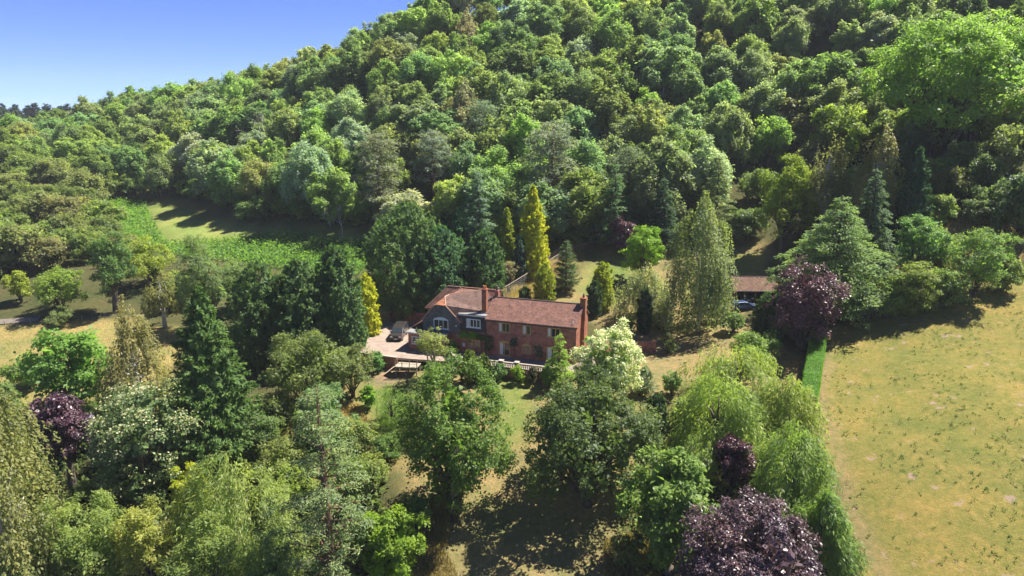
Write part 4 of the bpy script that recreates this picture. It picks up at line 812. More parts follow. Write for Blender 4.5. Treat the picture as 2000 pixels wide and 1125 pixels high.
T('elder_bush', broad, 812, 1045, 965, 34, (0.10, 0.155, 0.05), 'loose green elder behind the yellow green maple', nc=60, k=60, leaf=0.24, cb=0.03, cat='bush')
T('ash_tree', broad, 886, 1005, 706, 124, (0.078, 0.125, 0.030), 'mid green ash tree on the left of the front lawn', nc=300, k=75, leaf=0.27, cb=0.02, nl=18, cr=0.12, stems=2)
T('oak_tree', broad, 1148, 985, 728, 150, (0.064, 0.092, 0.030), 'dark green spreading oak casting shade on the front lawn', nc=520, k=60, leaf=0.26, cb=0.03, nl=20, cr=0.075, squash=0.7, tint_sd=0.2, shape=0.15, mat='glossy')
T('fig_tree', broad, 1305, 1130, 885, 104, (0.098, 0.150, 0.036), 'glossy green broad leaved tree at the right of the lower lawn', nc=200, k=60, leaf=0.36, cb=0.02, mat='glossy')
T('plum_tree', broad, 1452, 1245, 985, 166, (0.055, 0.032, 0.042), 'large purple leaved plum at the bottom edge of the picture', mat='purple', nc=620, k=50, leaf=0.23, cb=0.05, nl=18, cr=0.06, squash=1.5, wr=0.5, shape=0.2, tint_sd=0.2)
T('willow_tree', weeping, 1536, 1020, 830, 80, (0.115, 0.165, 0.045), 'weeping willow overhanging the edge of the dry field', ns=1000, k=24, leaf=0.40, slen=0.45, cb=0.03)
T('willow_tree', weeping, 1594, 1118, 964, 60, (0.10, 0.155, 0.045), 'smaller weeping willow nearest the dry field at the bottom right', ns=700, k=24, leaf=0.40, slen=0.45, cb=0.03)
T('willow_tree', weeping, 1395, 905, 730, 92, (0.145, 0.195, 0.05), 'golden green weeping willow right of the dark oak', ns=1100, k=24, leaf=0.40, slen=0.5, cb=0.03)
T('willow_tree', weeping, 1528, 880, 735, 72, (0.15, 0.185, 0.05), 'olive weeping willow beside the clipped hedge', ns=800, k=24, leaf=0.40, slen=0.45, cb=0.03)
T('willow_tree', weeping, 1425, 790, 672, 90, (0.155, 0.195, 0.055), 'yellowish feathery willow behind the golden green willow', ns=800, k=22, leaf=0.40, slen=0.3, cb=0.03)
T('plum_tree', broad, 1427, 965, 842, 46, COL_['purple'], 'small dark purple tree in front of the golden green willow', mat='purple', nc=80, k=80, leaf=0.22, cb=0.1)
T('yew_tree', cypress, 1279, 858, 770, 19, COL_['yew'], 'dark pillar yew beside the spreading oak', prof=colm, npl=90, k=50, leaf=0.26, up=2.5, plume=0.6)
T('cedar_tree', tiered, 1092, 760, 648, 34, (0.13, 0.20, 0.035), 'young golden green cedar with nodding top before the house', tiers=12, br=7, k=16, leaf=0.26, droop=0.5, tip=0.6, rise=0.3, trunk=0.015)
T('flowering_tree', broad, 1184, 800, 620, 76, (0.16, 0.22, 0.055), 'round tree smothered in cream white blossom right of the house', mat='blossom', nc=330, k=70, leaf=0.21, cb=0.02, nl=18, accent=0.9, acc_out=True, cr=0.10)
T('ornamental_tree', broad, 846, 740, 632, 42, (0.15, 0.17, 0.058), 'slender twin stemmed tree with thin crown before the grey gable', nc=70, k=42, leaf=0.20, cb=0.32, bark='palebark', stems=2, trunk=0.022, cr=0.15)
# left of the driveway
T('hawthorn_tree', broad, 605, 800, 640, 86, (0.105, 0.135, 0.045), 'rounded olive green hawthorn below the dark cypresses', nc=180, k=80, leaf=0.24, cb=0.06, squash=0.55, cr=0.14)
T('crab_apple_tree', broad, 690, 775, 668, 56, (0.105, 0.13, 0.05), 'ragged olive tree between the hawthorn and the gravel driveway', nc=110, k=70, leaf=0.22, cb=0.06)
T('laurel_bush', broad, 735, 728, 685, 26, (0.075, 0.145, 0.05), 'glossy laurel at the foot of the driveway wall', mat='glossy', nc=50, k=55, leaf=0.22, cb=0.0, cat='bush')
T('cotoneaster_bush', broad, 640, 905, 740, 66, (0.095, 0.15, 0.065), 'tall grey green bush behind the top of the pine', nc=120, k=70, leaf=0.24, cb=0.02, cat='bush')
T('cypress_tree', cypress, 520, 715, 512, 66, COL_['leyl'], 'left of three dark green cypresses screening the driveway', npl=420, k=42, leaf=0.32, prof=ovo, up=0.9, plume=0.4)
T('cypress_tree', cypress, 596, 712, 505, 60, (0.052, 0.09, 0.032), 'middle of three dark green cypresses screening the driveway', npl=420, k=42, leaf=0.32, prof=ovo, up=0.9, plume=0.4)
T('cypress_tree', cypress, 666, 700, 476, 50, (0.050, 0.09, 0.032), 'tallest of three dark green cypresses, nearest the golden cypress', npl=420, k=42, leaf=0.32, prof=ovo, up=0.9, plume=0.4)
T('golden_cypress', cypress, 720, 662, 534, 23, COL_['gold'], 'golden yellow cypress at the corner of the gravel driveway', npl=170, k=42, leaf=0.26, prof=ovo, up=0.8, plume=0.5)
T('juniper_bush', cypress, 702, 690, 642, 16, (0.05, 0.12, 0.06), 'small blue green juniper under the golden cypress', npl=60, k=40, leaf=0.22, prof=ovo, up=1.2, cat='bush')
T('cypress_tree', cypress, 800, 598, 394, 82, (0.066, 0.110, 0.038), 'broad green cypress behind the driveway, taller than its neighbour', npl=600, k=44, leaf=0.36, prof=ovo, up=0.7, plume=0.33, lump=0.22)
T('cypress_tree', cypress, 860, 598, 440, 60, (0.040, 0.085, 0.038), 'dark cypress close behind the left end of the house', npl=420, k=42, leaf=0.34, prof=ovo, up=0.7, plume=0.36, lump=0.22)
T('weeping_cypress', weeping, 766, 628, 572, 22, (0.075, 0.125, 0.065), 'small weeping grey green tree behind the parked van', ns=160, k=22, leaf=0.22, slen=0.5, cb=0.02)
T('cypress_tree', cypress, 947, 590, 446, 38, (0.045, 0.088, 0.030), 'rounded dark cypress rising behind the tall orange chimney', npl=300, k=40, leaf=0.32, prof=ovo, up=0.9, plume=0.4)
T('cypress_tree', cypress, 896, 540, 406, 24, (0.040, 0.090, 0.040), 'small pointed cypress in the gap behind the broad cypress', npl=160, k=40, leaf=0.32, prof=conez, up=0.8, plume=0.4)
T('spruce_tree', tiered, 936, 530, 330, 42, (0.078, 0.125, 0.092), 'blue green spruce left of the golden cypresses', tiers=16, br=8, k=12, leaf=0.45)
T('golden_cypress', cypress, 1040, 540, 360, 33, COL_['gold'], 'tall pointed golden cypress standing out against the dark wood', npl=380, k=44, leaf=0.28, prof=[(0, .95), (.1, 1.05), (.3, .92), (.6, .7), (.85, .34), (.95, .15), (1, .02)], up=0.5, plume=0.45, lump=0.1)
T('golden_cypress', cypress, 990, 535, 404, 22, (0.145, 0.175, 0.025), 'duller golden cypress left of the tallest golden cypress', npl=240, k=42, leaf=0.28, prof=conez, up=0.6, plume=0.45)
T('juniper_tree', cypress, 1015, 552, 460, 12, (0.045, 0.08, 0.055), 'narrow dark blue green juniper before the golden cypresses', npl=90, k=42, leaf=0.26, prof=colm, up=2.0, plume=0.7)
T('bare_shrub', broad, 993, 572, 505, 24, (0.14, 0.13, 0.075), 'thin brownish shrub on the dry slope beside the deer fence', nc=30, k=40, leaf=0.18, cb=0.2, stems=3, cat='bush')
T('golden_conifer', cypress, 1063, 592, 514, 21, (0.14, 0.17, 0.015), 'egg shaped golden conifer behind the main roof ridge', npl=140, k=46, leaf=0.22, prof=ovo, up=1.6, plume=0.5, lump=0.06)
T('yew_tree', cypress, 1025, 594, 561, 13, COL_['yew'], 'small dark clipped yew left of the egg shaped golden conifer', npl=60, k=40, leaf=0.22, prof=colm, up=1.6, plume=0.5)
T('fir_tree', tiered, 1105, 570, 466, 29, (0.055, 0.085, 0.036), 'young dark fir with upswept branches on the back lawn', tiers=13, br=8, k=16, leaf=0.32, droop=0.05, rise=0.25, tip=-0.1)
T('golden_yew', cypress, 1177, 606, 512, 20, (0.17, 0.20, 0.02), 'golden tipped upright yew on the back lawn', npl=140, k=46, leaf=0.24, prof=colm, up=2.2, plume=0.6)
T('yew_tree', cypress, 1160, 618, 550, 15, COL_['yew'], 'dark upright yew in front of the golden tipped yew', npl=100, k=46, leaf=0.24, prof=colm, up=2.0, plume=0.6)
T('locust_tree', broad, 1252, 552, 433, 49, (0.115, 0.195, 0.020), 'vivid lime green tree on the back lawn', nc=240, k=50, leaf=0.26, cb=0.08, cr=0.095, nl=9, tint_sd=0.2)
T('plum_tree', broad, 1217, 500, 420, 32, COL_['purple'], 'purple leaved tree behind the vivid lime green tree', mat='purple', nc=80, k=75, leaf=0.28, cb=0.08)
T('silver_birch', weeping, 1362, 648, 388, 57, (0.125, 0.155, 0.068), 'tall silver birch with white trunk right of the house', ns=1700, k=22, leaf=0.24, slen=0.28, bark='birchbark', wr=0.5, prof=[(0, .75), (.2, 1), (.5, 1), (.75, .82), (.92, .5), (1, .15)], trunk=0.016, cb=0.0)
T('pear_tree', weeping, 1262, 628, 518, 55, (0.165, 0.185, 0.095), 'silvery weeping pear on the back lawn left of the birch', ns=900, k=26, leaf=0.24, slen=0.4, wr=0.4, cb=0.0)
T('yew_tree', cypress, 1257, 650, 560, 14, COL_['yew'], 'very dark narrow yew in front of the silvery pear', npl=110, k=46, leaf=0.24, prof=colm, up=2.0, plume=0.6)
T('deodar_cedar', tiered, 1622, 612, 380, 132, (0.095, 0.145, 0.055), 'large spreading cedar with layered branches at the field corner', tiers=17, br=9, k=9, leaf=0.48, droop=0.16, tip=0.35, rise=0.10, spread=0.36, prof=[(0, .95), (.15, 1.02), (.35, .92), (.6, .62), (.85, .26), (1, .02)])
T('copper_beech', broad, 1566, 684, 504, 74, COL_['purple'], 'rounded copper beech in front of the layered cedar', mat='purple', nc=190, k=85, leaf=0.24, cb=0.04, nl=14, shape=0.25, cr=0.13)
T('yew_tree', cypress, 1488, 666, 572, 19, COL_['yew'], 'left of the pair of columnar yews beside the carport', npl=120, k=46, leaf=0.24, prof=colm, up=2.5, plume=0.7)
T('yew_tree', cypress, 1514, 672, 574, 15, (0.045, 0.085, 0.025), 'right of the pair of columnar yews beside the copper beech', npl=110, k=46, leaf=0.24, prof=colm, up=2.5, plume=0.7)
T('viburnum_bush', broad, 1472, 722, 646, 52, (0.11, 0.165, 0.045), 'arching light green bush below the columnar yews', nc=90, k=70, leaf=0.22, cb=0.0, cat='bush', squash=1.0)
T('holly_bush', broad, 1590, 690, 644, 16, (0.085, 0.125, 0.06), 'small grey green bush at the upper end of the clipped hedge', nc=30, k=55, leaf=0.2, cb=0.1, cat='bush')
T('hawthorn_tree', broad, 1780, 610, 512, 66, (0.125, 0.16, 0.04), 'yellow green hawthorn at the top of the dry field', nc=150, k=80, leaf=0.24, cb=0.03, squash=0.6)
T('hawthorn_tree', broad, 1905, 582, 446, 72, (0.10, 0.155, 0.045), 'leafy hawthorn with dark stems at the top of the dry field', nc=150, k=70, leaf=0.24, cb=0.12, stems=4, squash=0.7)
T('hazel_tree', broad, 1785, 560, 412, 50, (0.085, 0.150, 0.050), 'fresh green hazel behind the layered cedar', nc=120, k=75, leaf=0.26, cb=0.05)
T('holly_tree', broad, 1688, 640, 560, 30, (0.065, 0.10, 0.055), 'dark green holly under the right side of the layered cedar', mat='glossy', nc=60, k=60, leaf=0.2, cb=0.0, cat='bush')
# wood edge, right
T('spruce_tree', tiered, 1690, 525, 328, 56, (0.060, 0.095, 0.058), 'grey green spruce above the layered cedar', tiers=18, br=9, k=11, leaf=0.42, droop=0.3, tip=0.4)
T('cypress_tree', cypress, 1774, 465, 288, 36, (0.030, 0.066, 0.032), 'very dark narrow conifer at the wood edge on the right', npl=260, k=40, leaf=0.34, prof=conez, up=0.6)
T('birch_tree', weeping, 1603, 468, 248, 42, (0.15, 0.155, 0.07), 'left of two pale olive birches at the wood edge', ns=600, k=20, leaf=0.3, slen=0.2, bark='birchbark', wr=0.45, prof=[(0, .7), (.3, 1), (.6, .8), (.85, .4), (1, .05)])
T('birch_tree', weeping, 1700, 460, 238, 44, (0.15, 0.15, 0.066), 'right of two pale olive birches, above the grey green spruce', ns=600, k=20, leaf=0.3, slen=0.2, bark='birchbark', wr=0.45, prof=[(0, .7), (.3, 1), (.6, .8), (.85, .4), (1, .05)])
T('hornbeam_tree', broad, 1528, 490, 298, 68, (0.125, 0.165, 0.022), 'yellow flecked green hornbeam at the edge of the wood', nc=190, k=80, leaf=0.32, cb=0.04, shape=0.3, tint_sd=0.2)
T('ash_tree', broad, 1822, 325, 24, 164, (0.115, 0.185, 0.040), 'huge domed bright green ash towering over the right hillside', nc=560, k=76, leaf=0.42, cb=0.13, nl=26, cr=0.085, stems=3, trunk=0.03); taken[-1] = taken[-1][:2] + (5.0,)
T('deodar_cedar', tiered, 1198, 480, 318, 48, (0.070, 0.125, 0.058), 'layered green cedar at the wood edge above the purple tree', tiers=15, br=8, k=11, leaf=0.42, droop=0.2, tip=0.4)
T('spruce_tree', tiered, 1290, 490, 345, 40, (0.038, 0.070, 0.040), 'dark spruce behind the top of the silver birch', tiers=16, br=9, k=12, leaf=0.42)
T('blue_spruce', tiered, 1398, 545, 440, 20, (0.14, 0.19, 0.19), 'silvery blue spruce half hidden behind the silver birch', tiers=10, br=7, k=14, leaf=0.3, droop=0.1)
T('cedar_tree', tiered, 1395, 460, 300, 44, (0.10, 0.13, 0.055), 'olive layered cedar at the wood edge behind the back lawn', tiers=13, br=7, k=12, leaf=0.42, droop=0.1, tip=0.2)
# left middle distance
T('ash_tree', broad, 228, 610, 450, 48, (0.075, 0.125, 0.045), 'small ash with visible stem beside the farm lane', nc=120, k=75, leaf=0.28, cb=0.16)
T('hawthorn_tree', broad, 122, 612, 522, 56, (0.115, 0.165, 0.035), 'broad green hawthorn beside the farm lane', nc=110, k=80, leaf=0.28, cb=0.02)
T('field_maple', broad, 42, 590, 522, 28, (0.17, 0.20, 0.035), 'yellow green field maple at the left end of the lane', nc=60, k=75, leaf=0.28, cb=0.02)
T('gorse_bush', broad, 115, 640, 604, 27, (0.105, 0.135, 0.055), 'lone rounded bush in the left pasture', nc=50, k=60, leaf=0.22, cb=0.0, cat='bush', squash=1.0)
T('hawthorn_tree', broad, 292, 560, 458, 52, (0.15, 0.185, 0.035), 'yellow green hawthorn at the edge of the bracken', nc=110, k=75, leaf=0.3, cb=0.03)
T('willow_tree', broad, 405, 650, 472, 66, (0.105, 0.145, 0.062), 'grey green rounded willow left of the dark cypresses', nc=170, k=85, leaf=0.28, cb=0.03, wr=0.4)
T('birch_tree', weeping, 322, 640, 525, 30, (0.145, 0.15, 0.06), 'small olive birch left of the grey green willow', ns=300, k=20, leaf=0.26, slen=0.2, bark='birchbark', wr=0.45)
T('elm_tree', broad, 465, 610, 500, 40, (0.10, 0.145, 0.05), 'green tree between the grey green willow and the bracken', nc=90, k=75, leaf=0.28, cb=0.04)
# front garden shrubs
T('clipped_yew', cypress, 918, 748, 684, 20, (0.075, 0.105, 0.022), 'rounded golden green clipped yew before the balustrade', npl=90, k=50, leaf=0.18, prof=ovo, up=1.5, plume=0.4, cat='bush')
T('clipped_yew', cypress, 944, 748, 690, 15, (0.06, 0.085, 0.02), 'narrow streaked yew touching the rounded clipped yew', npl=70, k=50, leaf=0.18, prof=ovo, up=1.5, plume=0.4, cat='bush')
T('garden_bush', broad, 972, 748, 702, 20, (0.06, 0.11, 0.035), 'dark green bush left of the balustrade pier', nc=40, k=55, leaf=0.18, cb=0.0, cat='bush', mat='glossy')
T('garden_bush', broad, 1012, 750, 708, 15, (0.12, 0.18, 0.03), 'light green bush between two balustrade piers', nc=30, k=55, leaf=0.16, cb=0.0, cat='bush')
T('garden_bush', broad, 1040, 752, 712, 13, (0.075, 0.075, 0.045), 'brownish bush at the right balustrade pier', nc=25, k=55, leaf=0.16, cb=0.0, cat='bush')
T('garden_bush', broad, 1066, 754, 710, 17, (0.12, 0.19, 0.035), 'fresh green bush beside the young golden cedar', nc=35, k=55, leaf=0.17, cb=0.0, cat='bush')
T('rose_bush', broad, 882, 745, 682, 20, (0.075, 0.115, 0.045), 'dark rose bush with pale flowers below the grey gable', mat='rose', nc=40, k=60, leaf=0.17, cb=0.0, accent=0.05, cat='bush')
T('laurel_bush', broad, 884, 700, 664, 11, (0.12, 0.23, 0.035), 'bright green shrub against the wing wall', nc=25, k=55, leaf=0.18, cb=0.0, cat='bush')
T('weeping_ash', weeping, 815, 850, 752, 36, (0.10, 0.115, 0.048), 'low weeping tree with bare pale branches on top', ns=330, k=24, leaf=0.2, slen=0.6, cb=0.0, prof=[(0, .9), (.4, 1), (.8, .9), (1, .4)])
T('weeping_birch', weeping, 765, 830, 752, 32, (0.10, 0.16, 0.035), 'low weeping bright green tree on the left lawn', ns=300, k=24, leaf=0.2, slen=0.6, cb=0.0, prof=[(0, .9), (.4, 1), (.8, .8), (1, .3)])
T('laurel_bush', broad, 722, 800, 752, 22, (0.11, 0.195, 0.03), 'bright green bush at the left edge of the lawn', nc=45, k=60, leaf=0.2, cb=0.0, cat='bush')
T('phormium_bush', cypress, 1252, 772, 728, 24, (0.115, 0.14, 0.085), 'spiky grey green plant right of the blossom tree', npl=40, k=24, leaf=0.5, wr=0.12, prof=[(0, .6), (.5, 1), (1, .8)], up=0.6, cat='bush')
T('garden_bush', broad, 1312, 772, 722, 24, (0.095, 0.15, 0.05), 'rounded grey green bush beside the spiky plant', nc=50, k=55, leaf=0.18, cb=0.0, cat='bush')
T('laurel_bush', broad, 1225, 648, 618, 16, (0.09, 0.165, 0.04), 'bright shrub at the end of the rear garden wall', nc=30, k=50, leaf=0.18, cb=0.0, cat='bush')
T('laurel_bush', broad, 1283, 640, 612, 15, (0.085, 0.16, 0.045), 'green shrub right of the narrow dark yew', nc=30, k=50, leaf=0.18, cb=0.0, cat='bush')
T('rhododendron_bush', broad, 1432, 650, 604, 26, (0.08, 0.13, 0.045), 'leafy bush in front of the blue car', nc=60, k=60, leaf=0.2, cb=0.0, cat='bush')
T('rhododendron_bush', broad, 1400, 630, 585, 24, (0.09, 0.12, 0.05), 'grey green bush between the silver birch and the blue car', nc=50, k=60, leaf=0.2, cb=0.0, cat='bush')
T('rhododendron_bush', broad, 1305, 690, 650, 20, (0.10, 0.125, 0.05), 'low thin bush in the shade of the silver birch', nc=40, k=40, leaf=0.18, cb=0.0, cat='bush')
T('garden_bush', broad, 1175, 592, 576, 9, (0.12, 0.20, 0.05), 'small light green plant on the back lawn', nc=14, k=45, leaf=0.14, cb=0.0, cat='bush')
T('tall_bush', broad, 1395, 1120, 1030, 48, (0.10, 0.15, 0.05), 'green bush between the broad leaved tree and the purple plum', nc=70, k=60, leaf=0.24, cb=0.0, cat='bush')
T('bramble_bush', broad, 1220, 1110, 1040, 40, (0.14, 0.16, 0.06), 'pale grassy bramble at the lower right of the lawn', nc=60, k=60, leaf=0.2, cb=0.0, cat='bush')
T('bramble_bush', broad, 500, 890, 800, 60, (0.085, 0.125, 0.045), 'mixed bramble thicket at the foot of the redwood', nc=110, k=65, leaf=0.22, cb=0.0, cat='bush')
T('bramble_bush', broad, 565, 960, 850, 62, (0.125, 0.15, 0.05), 'olive bramble thicket above the yellowish willow', nc=110, k=65, leaf=0.22, cb=0.0, cat='bush')
T('bramble_bush', broad, 700, 900, 815, 46, (0.12, 0.155, 0.05), 'light green bramble thicket right of the pine', nc=80, k=65, leaf=0.22, cb=0.0, cat='bush')
T('hazel_bush', broad, 575, 1010, 905, 50, (0.14, 0.18, 0.045), 'yellowish green hazel bush left of the pine trunk', nc=90, k=65, leaf=0.24, cb=0.0, cat='bush')
T('wild_cherry', broad, 255, 905, 800, 44, (0.05, 0.09, 0.035), 'dark green undergrowth tree behind the pale lime tree', nc=80, k=65, leaf=0.24, cb=0.0)
# climbers on the house wall, tied to the brickwork
def climber(name, s, z0, z1, hw, color, label, mat='leaf', accent=0.0, n=28):
    rng = np.random.default_rng(int(s * 100)); F = Foliage(); C = np.stack([rng.uniform(-hw, hw, n), rng.uniform(-0.28, -0.12, n), rng.uniform(z0, z1, n)], 1)
    clump(F, rng, C, rng.uniform(0.18, 0.34, n), np.tile([0, -1.0, 0.2], (n, 1)), 45, 0.16, 0.6, accent=accent); q = HF + HU * s; mb = MB().tube([(0, -0.1, 0), (0.1, -0.1, z0), (-0.1, -0.1, z1)], [0.05, 0.04, 0.015], 5)
    place(name, (F.mesh('foliage', M[mat]), mb.mesh('stem', M['bark'])), (q[0], q[1], 0), math.atan2(HU[1], HU[0]) + math.pi, color=color, label=label, cat='climber', parts=('foliage', 'stem'))
climber('wisteria', 16.3, 2.3, 3.2, 1.2, (0.13, 0.24, 0.03), 'bright green wisteria under the dark dormer', n=40)
climber('wisteria', 14.3, 2.3, 2.9, 0.9, (0.07, 0.13, 0.03), 'darker wisteria trailing right under the dormer', n=24)
climber('climbing_rose', 13.0, 0.6, 2.9, 0.55, (0.06, 0.085, 0.04), 'climbing rose left of the french doors', mat='rose', accent=0.04)
climber('climbing_rose', 9.2, 1.9, 2.9, 0.5, (0.05, 0.075, 0.035), 'dark climbing rose between french doors and arched window', mat='rose', accent=0.02, n=20)
climber('climbing_rose', 5.5, 0.6, 2.3, 0.5, (0.06, 0.08, 0.04), 'flowering climbing rose right of the arched window', mat='rose', accent=0.08, n=22)
# bare and dead trees
def dead(bx, by, topy, label, seed, name='dead_tree'):
    p = site(bx, by); H = aty(bx, topy, p[1])[2] - p[2]; t = thing(name, label, 'tree', (p[0], p[1], gz(p[0], p[1]))); obj('branches', bare(seed, H, H * 0.4), t); taken.append((p[0], p[1], 1.0))
dead(1312, 1010, 865, 'bare pale dead tree right of the dark oak', 5)
dead(828, 845, 742, 'bare white branches above the low weeping tree', 9)
dead(668, 470, 380, 'dead pale tree at the foot of the wood', 11)
dead(515, 330, 180, 'bare grey tree high on the left of the wood', 23)

# clipped hedge beside the field
hg = thing('clipped_hedge', 'bright green clipped hedge along the edge of the dry field', 'hedge')
ha, hb_ = site(1598, 668)[:2], site(1578, 792)[:2]; hc = hb_ + (hb_ - ha) / np.linalg.norm(hb_ - ha) * 1.5
hd = (hc - ha) / np.linalg.norm(hc - ha); hn = np.array([-hd[1], hd[0]]); HL = np.linalg.norm(hc - ha); rng = np.random.default_rng(77); F = Foliage(); n = 26000
hw_, hht = 1.0, 2.2; face = rng.choice(3, n, p=[0.36, 0.32, 0.32]); l = rng.uniform(0, HL, n); a = rng.uniform(-hw_, hw_, n); b = rng.uniform(0.0, hht, n)
a = np.where(face == 1, -hw_, np.where(face == 2, hw_, a)); b = np.where(face == 0, hht, b); rb = rng.normal(0, 0.06, n) + 0.06 * np.sin(l * 1.3) + 0.04 * np.sin(l * 3.1 + a)
X = ha[0] + hd[0] * l + hn[0] * a; Y = ha[1] + hd[1] * l + hn[1] * a
P = np.stack([X + hn[0] * rb, Y + hn[1] * rb, hz(X, Y) * 0 + np.interp(l, np.linspace(0, HL, 12), [gz(*(ha + hd * q)) for q in np.linspace(0, HL, 12)]) + b + rb], 1)
Nn = np.where((face == 0)[:, None], UP, np.where((face == 1)[:, None], np.array([-hn[0], -hn[1], 0.2]), np.array([hn[0], hn[1], 0.2]))) + rng.normal(size=(n, 3)) * 0.35
F.add(P, Nn, unit(rng, n), 0.12 * rng.uniform(0.7, 1.3, n), 0.085, rng.normal(0.5, 0.14, n)); obj('foliage', F.mesh('foliage', M['leaf']), hg, (0.075, 0.17, 0.016))
core = MB()
for q in range(10):
    c0 = ha + hd * HL * q / 10; c1 = ha + hd * HL * (q + 1) / 10; w2 = hn * 0.94
    core.slab([(*(c0 - w2), gz(*c0) + 2.1), (*(c0 + w2), gz(*c0) + 2.1), (*(c1 + w2), gz(*c1) + 2.1), (*(c1 - w2), gz(*c1) + 2.1)], (0, 0, -2.4))
core.build('branches', noise_mat('hedge_twigs', (0.03, 0.06, 0.012), (0.06, 0.12, 0.02), 8), hg)

# ---------------------------------------------------------------- the wood on the hill
rng = np.random.default_rng(4242)
WV = [broad(900 + i, [14, 15.5, 13, 15, 12.5, 15, 14, 16, 13, 14.5][i], [6.0, 5.4, 7.0, 5.8, 6.8, 5.4, 6.4, 5.2, 7.2, 6.0][i], cb=0.05, nl=[13, 17, 11, 15, 19, 12, 16, 14, 20, 10][i], nc=360, k=38, leaf=[0.46, 0.42, 0.50, 0.44, 0.40, 0.5, 0.42, 0.45, 0.48, 0.4][i], cr=[0.11, 0.10, 0.12, 0.10, 0.085, 0.12, 0.10, 0.11, 0.09, 0.13][i], squash=[1.2, 1.6, 1.0, 1.7, 1.0, 1.3, 1.8, 1.5, 0.9, 1.4][i],
            shape=[0.2, 0.35, 0, 0.3, -0.1, 0.4, 0.1, 0.45, 0, 0.2][i], stems=[1, 1, 2, 1, 1, 1, 3, 1, 2, 1][i], tint_sd=[.16, .12, .18, .14, .2, .13, .16, .12, .15, .18][i], bark=['bark', 'bark', 'palebark'][i % 3]) for i in range(10)]
WP = [pine(930 + i, 19, 5.0, tiers=12, leaf=0.5, k=34, cb=0.3, cr=1.0, prof=[(0, .8), (.4, 1), (.75, .8), (1, .25)]) for i in range(2)]
WS = [tiered(940 + i, 20, 4.6, tiers=17, br=8, k=9, leaf=0.55, droop=0.3, tip=0.3) for i in range(2)]
WB = [weeping(950, 16, 4.2, ns=420, k=18, leaf=0.4, slen=0.18, bark='birchbark', wr=0.45, prof=[(0, .7), (.3, 1), (.6, .8), (.85, .4), (1, .05)])]
foot = [site(x, y)[:2] for x, y in [(-120, 335), (0, 335), (150, 350), (215, 388), (290, 384), (360, 382), (420, 396), (490, 434), (700, 448), (770, 455), (880, 470), (960, 480), (1060, 485), (1200, 462), (1350, 450), (1440, 478), (1500, 470), (1640, 440), (1760, 425), (1830, 385), (1900, 385), (2000, 420), (2100, 430)]]
hull = list(foot)
edge = zone([(2100, 430), (1990, 420)])
crest = [aty(x, 200, Y)[:2] for x, Y in [(2150, 232), (1700, 245), (1300, 266), (1130, 272), (1000, 272), (795, 268), (740, 276), (610, 290), (540, 300), (400, 318), (250, 338), (130, 348), (-140, 345)]]
WOOD = hull + [tuple(c) for c in crest]
def visible_px(x, y, z): 
    dz = z - CAM_H; dep = y * math.cos(PITCH) - dz * math.sin(PITCH); up = y * math.sin(PITCH) + dz * math.cos(PITCH)
    return 1000 + FPX * x / dep, 562.5 - FPX * up / dep
kinds = {
    'ash': ('ash_tree', WV, (0.105, 0.150, 0.058), 'feathery green ash'),
    'oak': ('oak_tree', WV, (0.085, 0.125, 0.036), 'rounded dark oak'),
    'syc': ('sycamore_tree', WV, (0.120, 0.170, 0.042), 'light green sycamore'),
    'hol': ('chestnut_tree', WV, (0.110, 0.140, 0.046), 'olive chestnut'),
    'whi': ('whitebeam_tree', WV, (0.135, 0.170, 0.095), 'pale greyish whitebeam'),
    'pin': ('scots_pine', WP, (0.085, 0.115, 0.065), 'grey green scots pine'),
    'spr': ('spruce_tree', WS, (0.050, 0.080, 0.048), 'dark pointed spruce'),
    'bir': ('birch_tree', WB, (0.135, 0.145, 0.062), 'pale olive birch')}
def band(py, px):
    v = 'on the wood crest' if py < 60 and px > 640 or (px <= 640 and py < 330 - 0.3 * px + 0 and py < 215) else ('high in the wood' if py < 190 else ('halfway up the wood' if py < 300 else 'low in the wood'))
    for lim, h in ((110, 'at the left picture edge'), (220, 'above the scrub bank'), (330, 'above the clearing'), (450, 'left of the dead trees'), (580, 'above the bracken'), (720, 'above the three dark cypresses'), (850, 'above the broad cypress'), (960, 'above the blue green spruce'), (1080, 'above the tall golden cypress'),
                   (1200, 'above the back lawn'), (1330, 'above the lime green tree'), (1440, 'above the silver birch'), (1560, 'above the carport'), (1680, 'above the layered cedar'), (1820, 'left of the huge ash'), (9999, 'around the huge ash')):
        if px < lim: break
    return v + ' ' + h
planted = []; tries = 0; pts_w = []
xs = rng.uniform(-250, 190, 26000); ys = rng.uniform(105, 350, 26000); ok = inpoly(xs, ys, WOOD); xs, ys = xs[ok], ys[ok]; zs = hz(xs, ys)
tk = np.array(taken)
cellr = {}
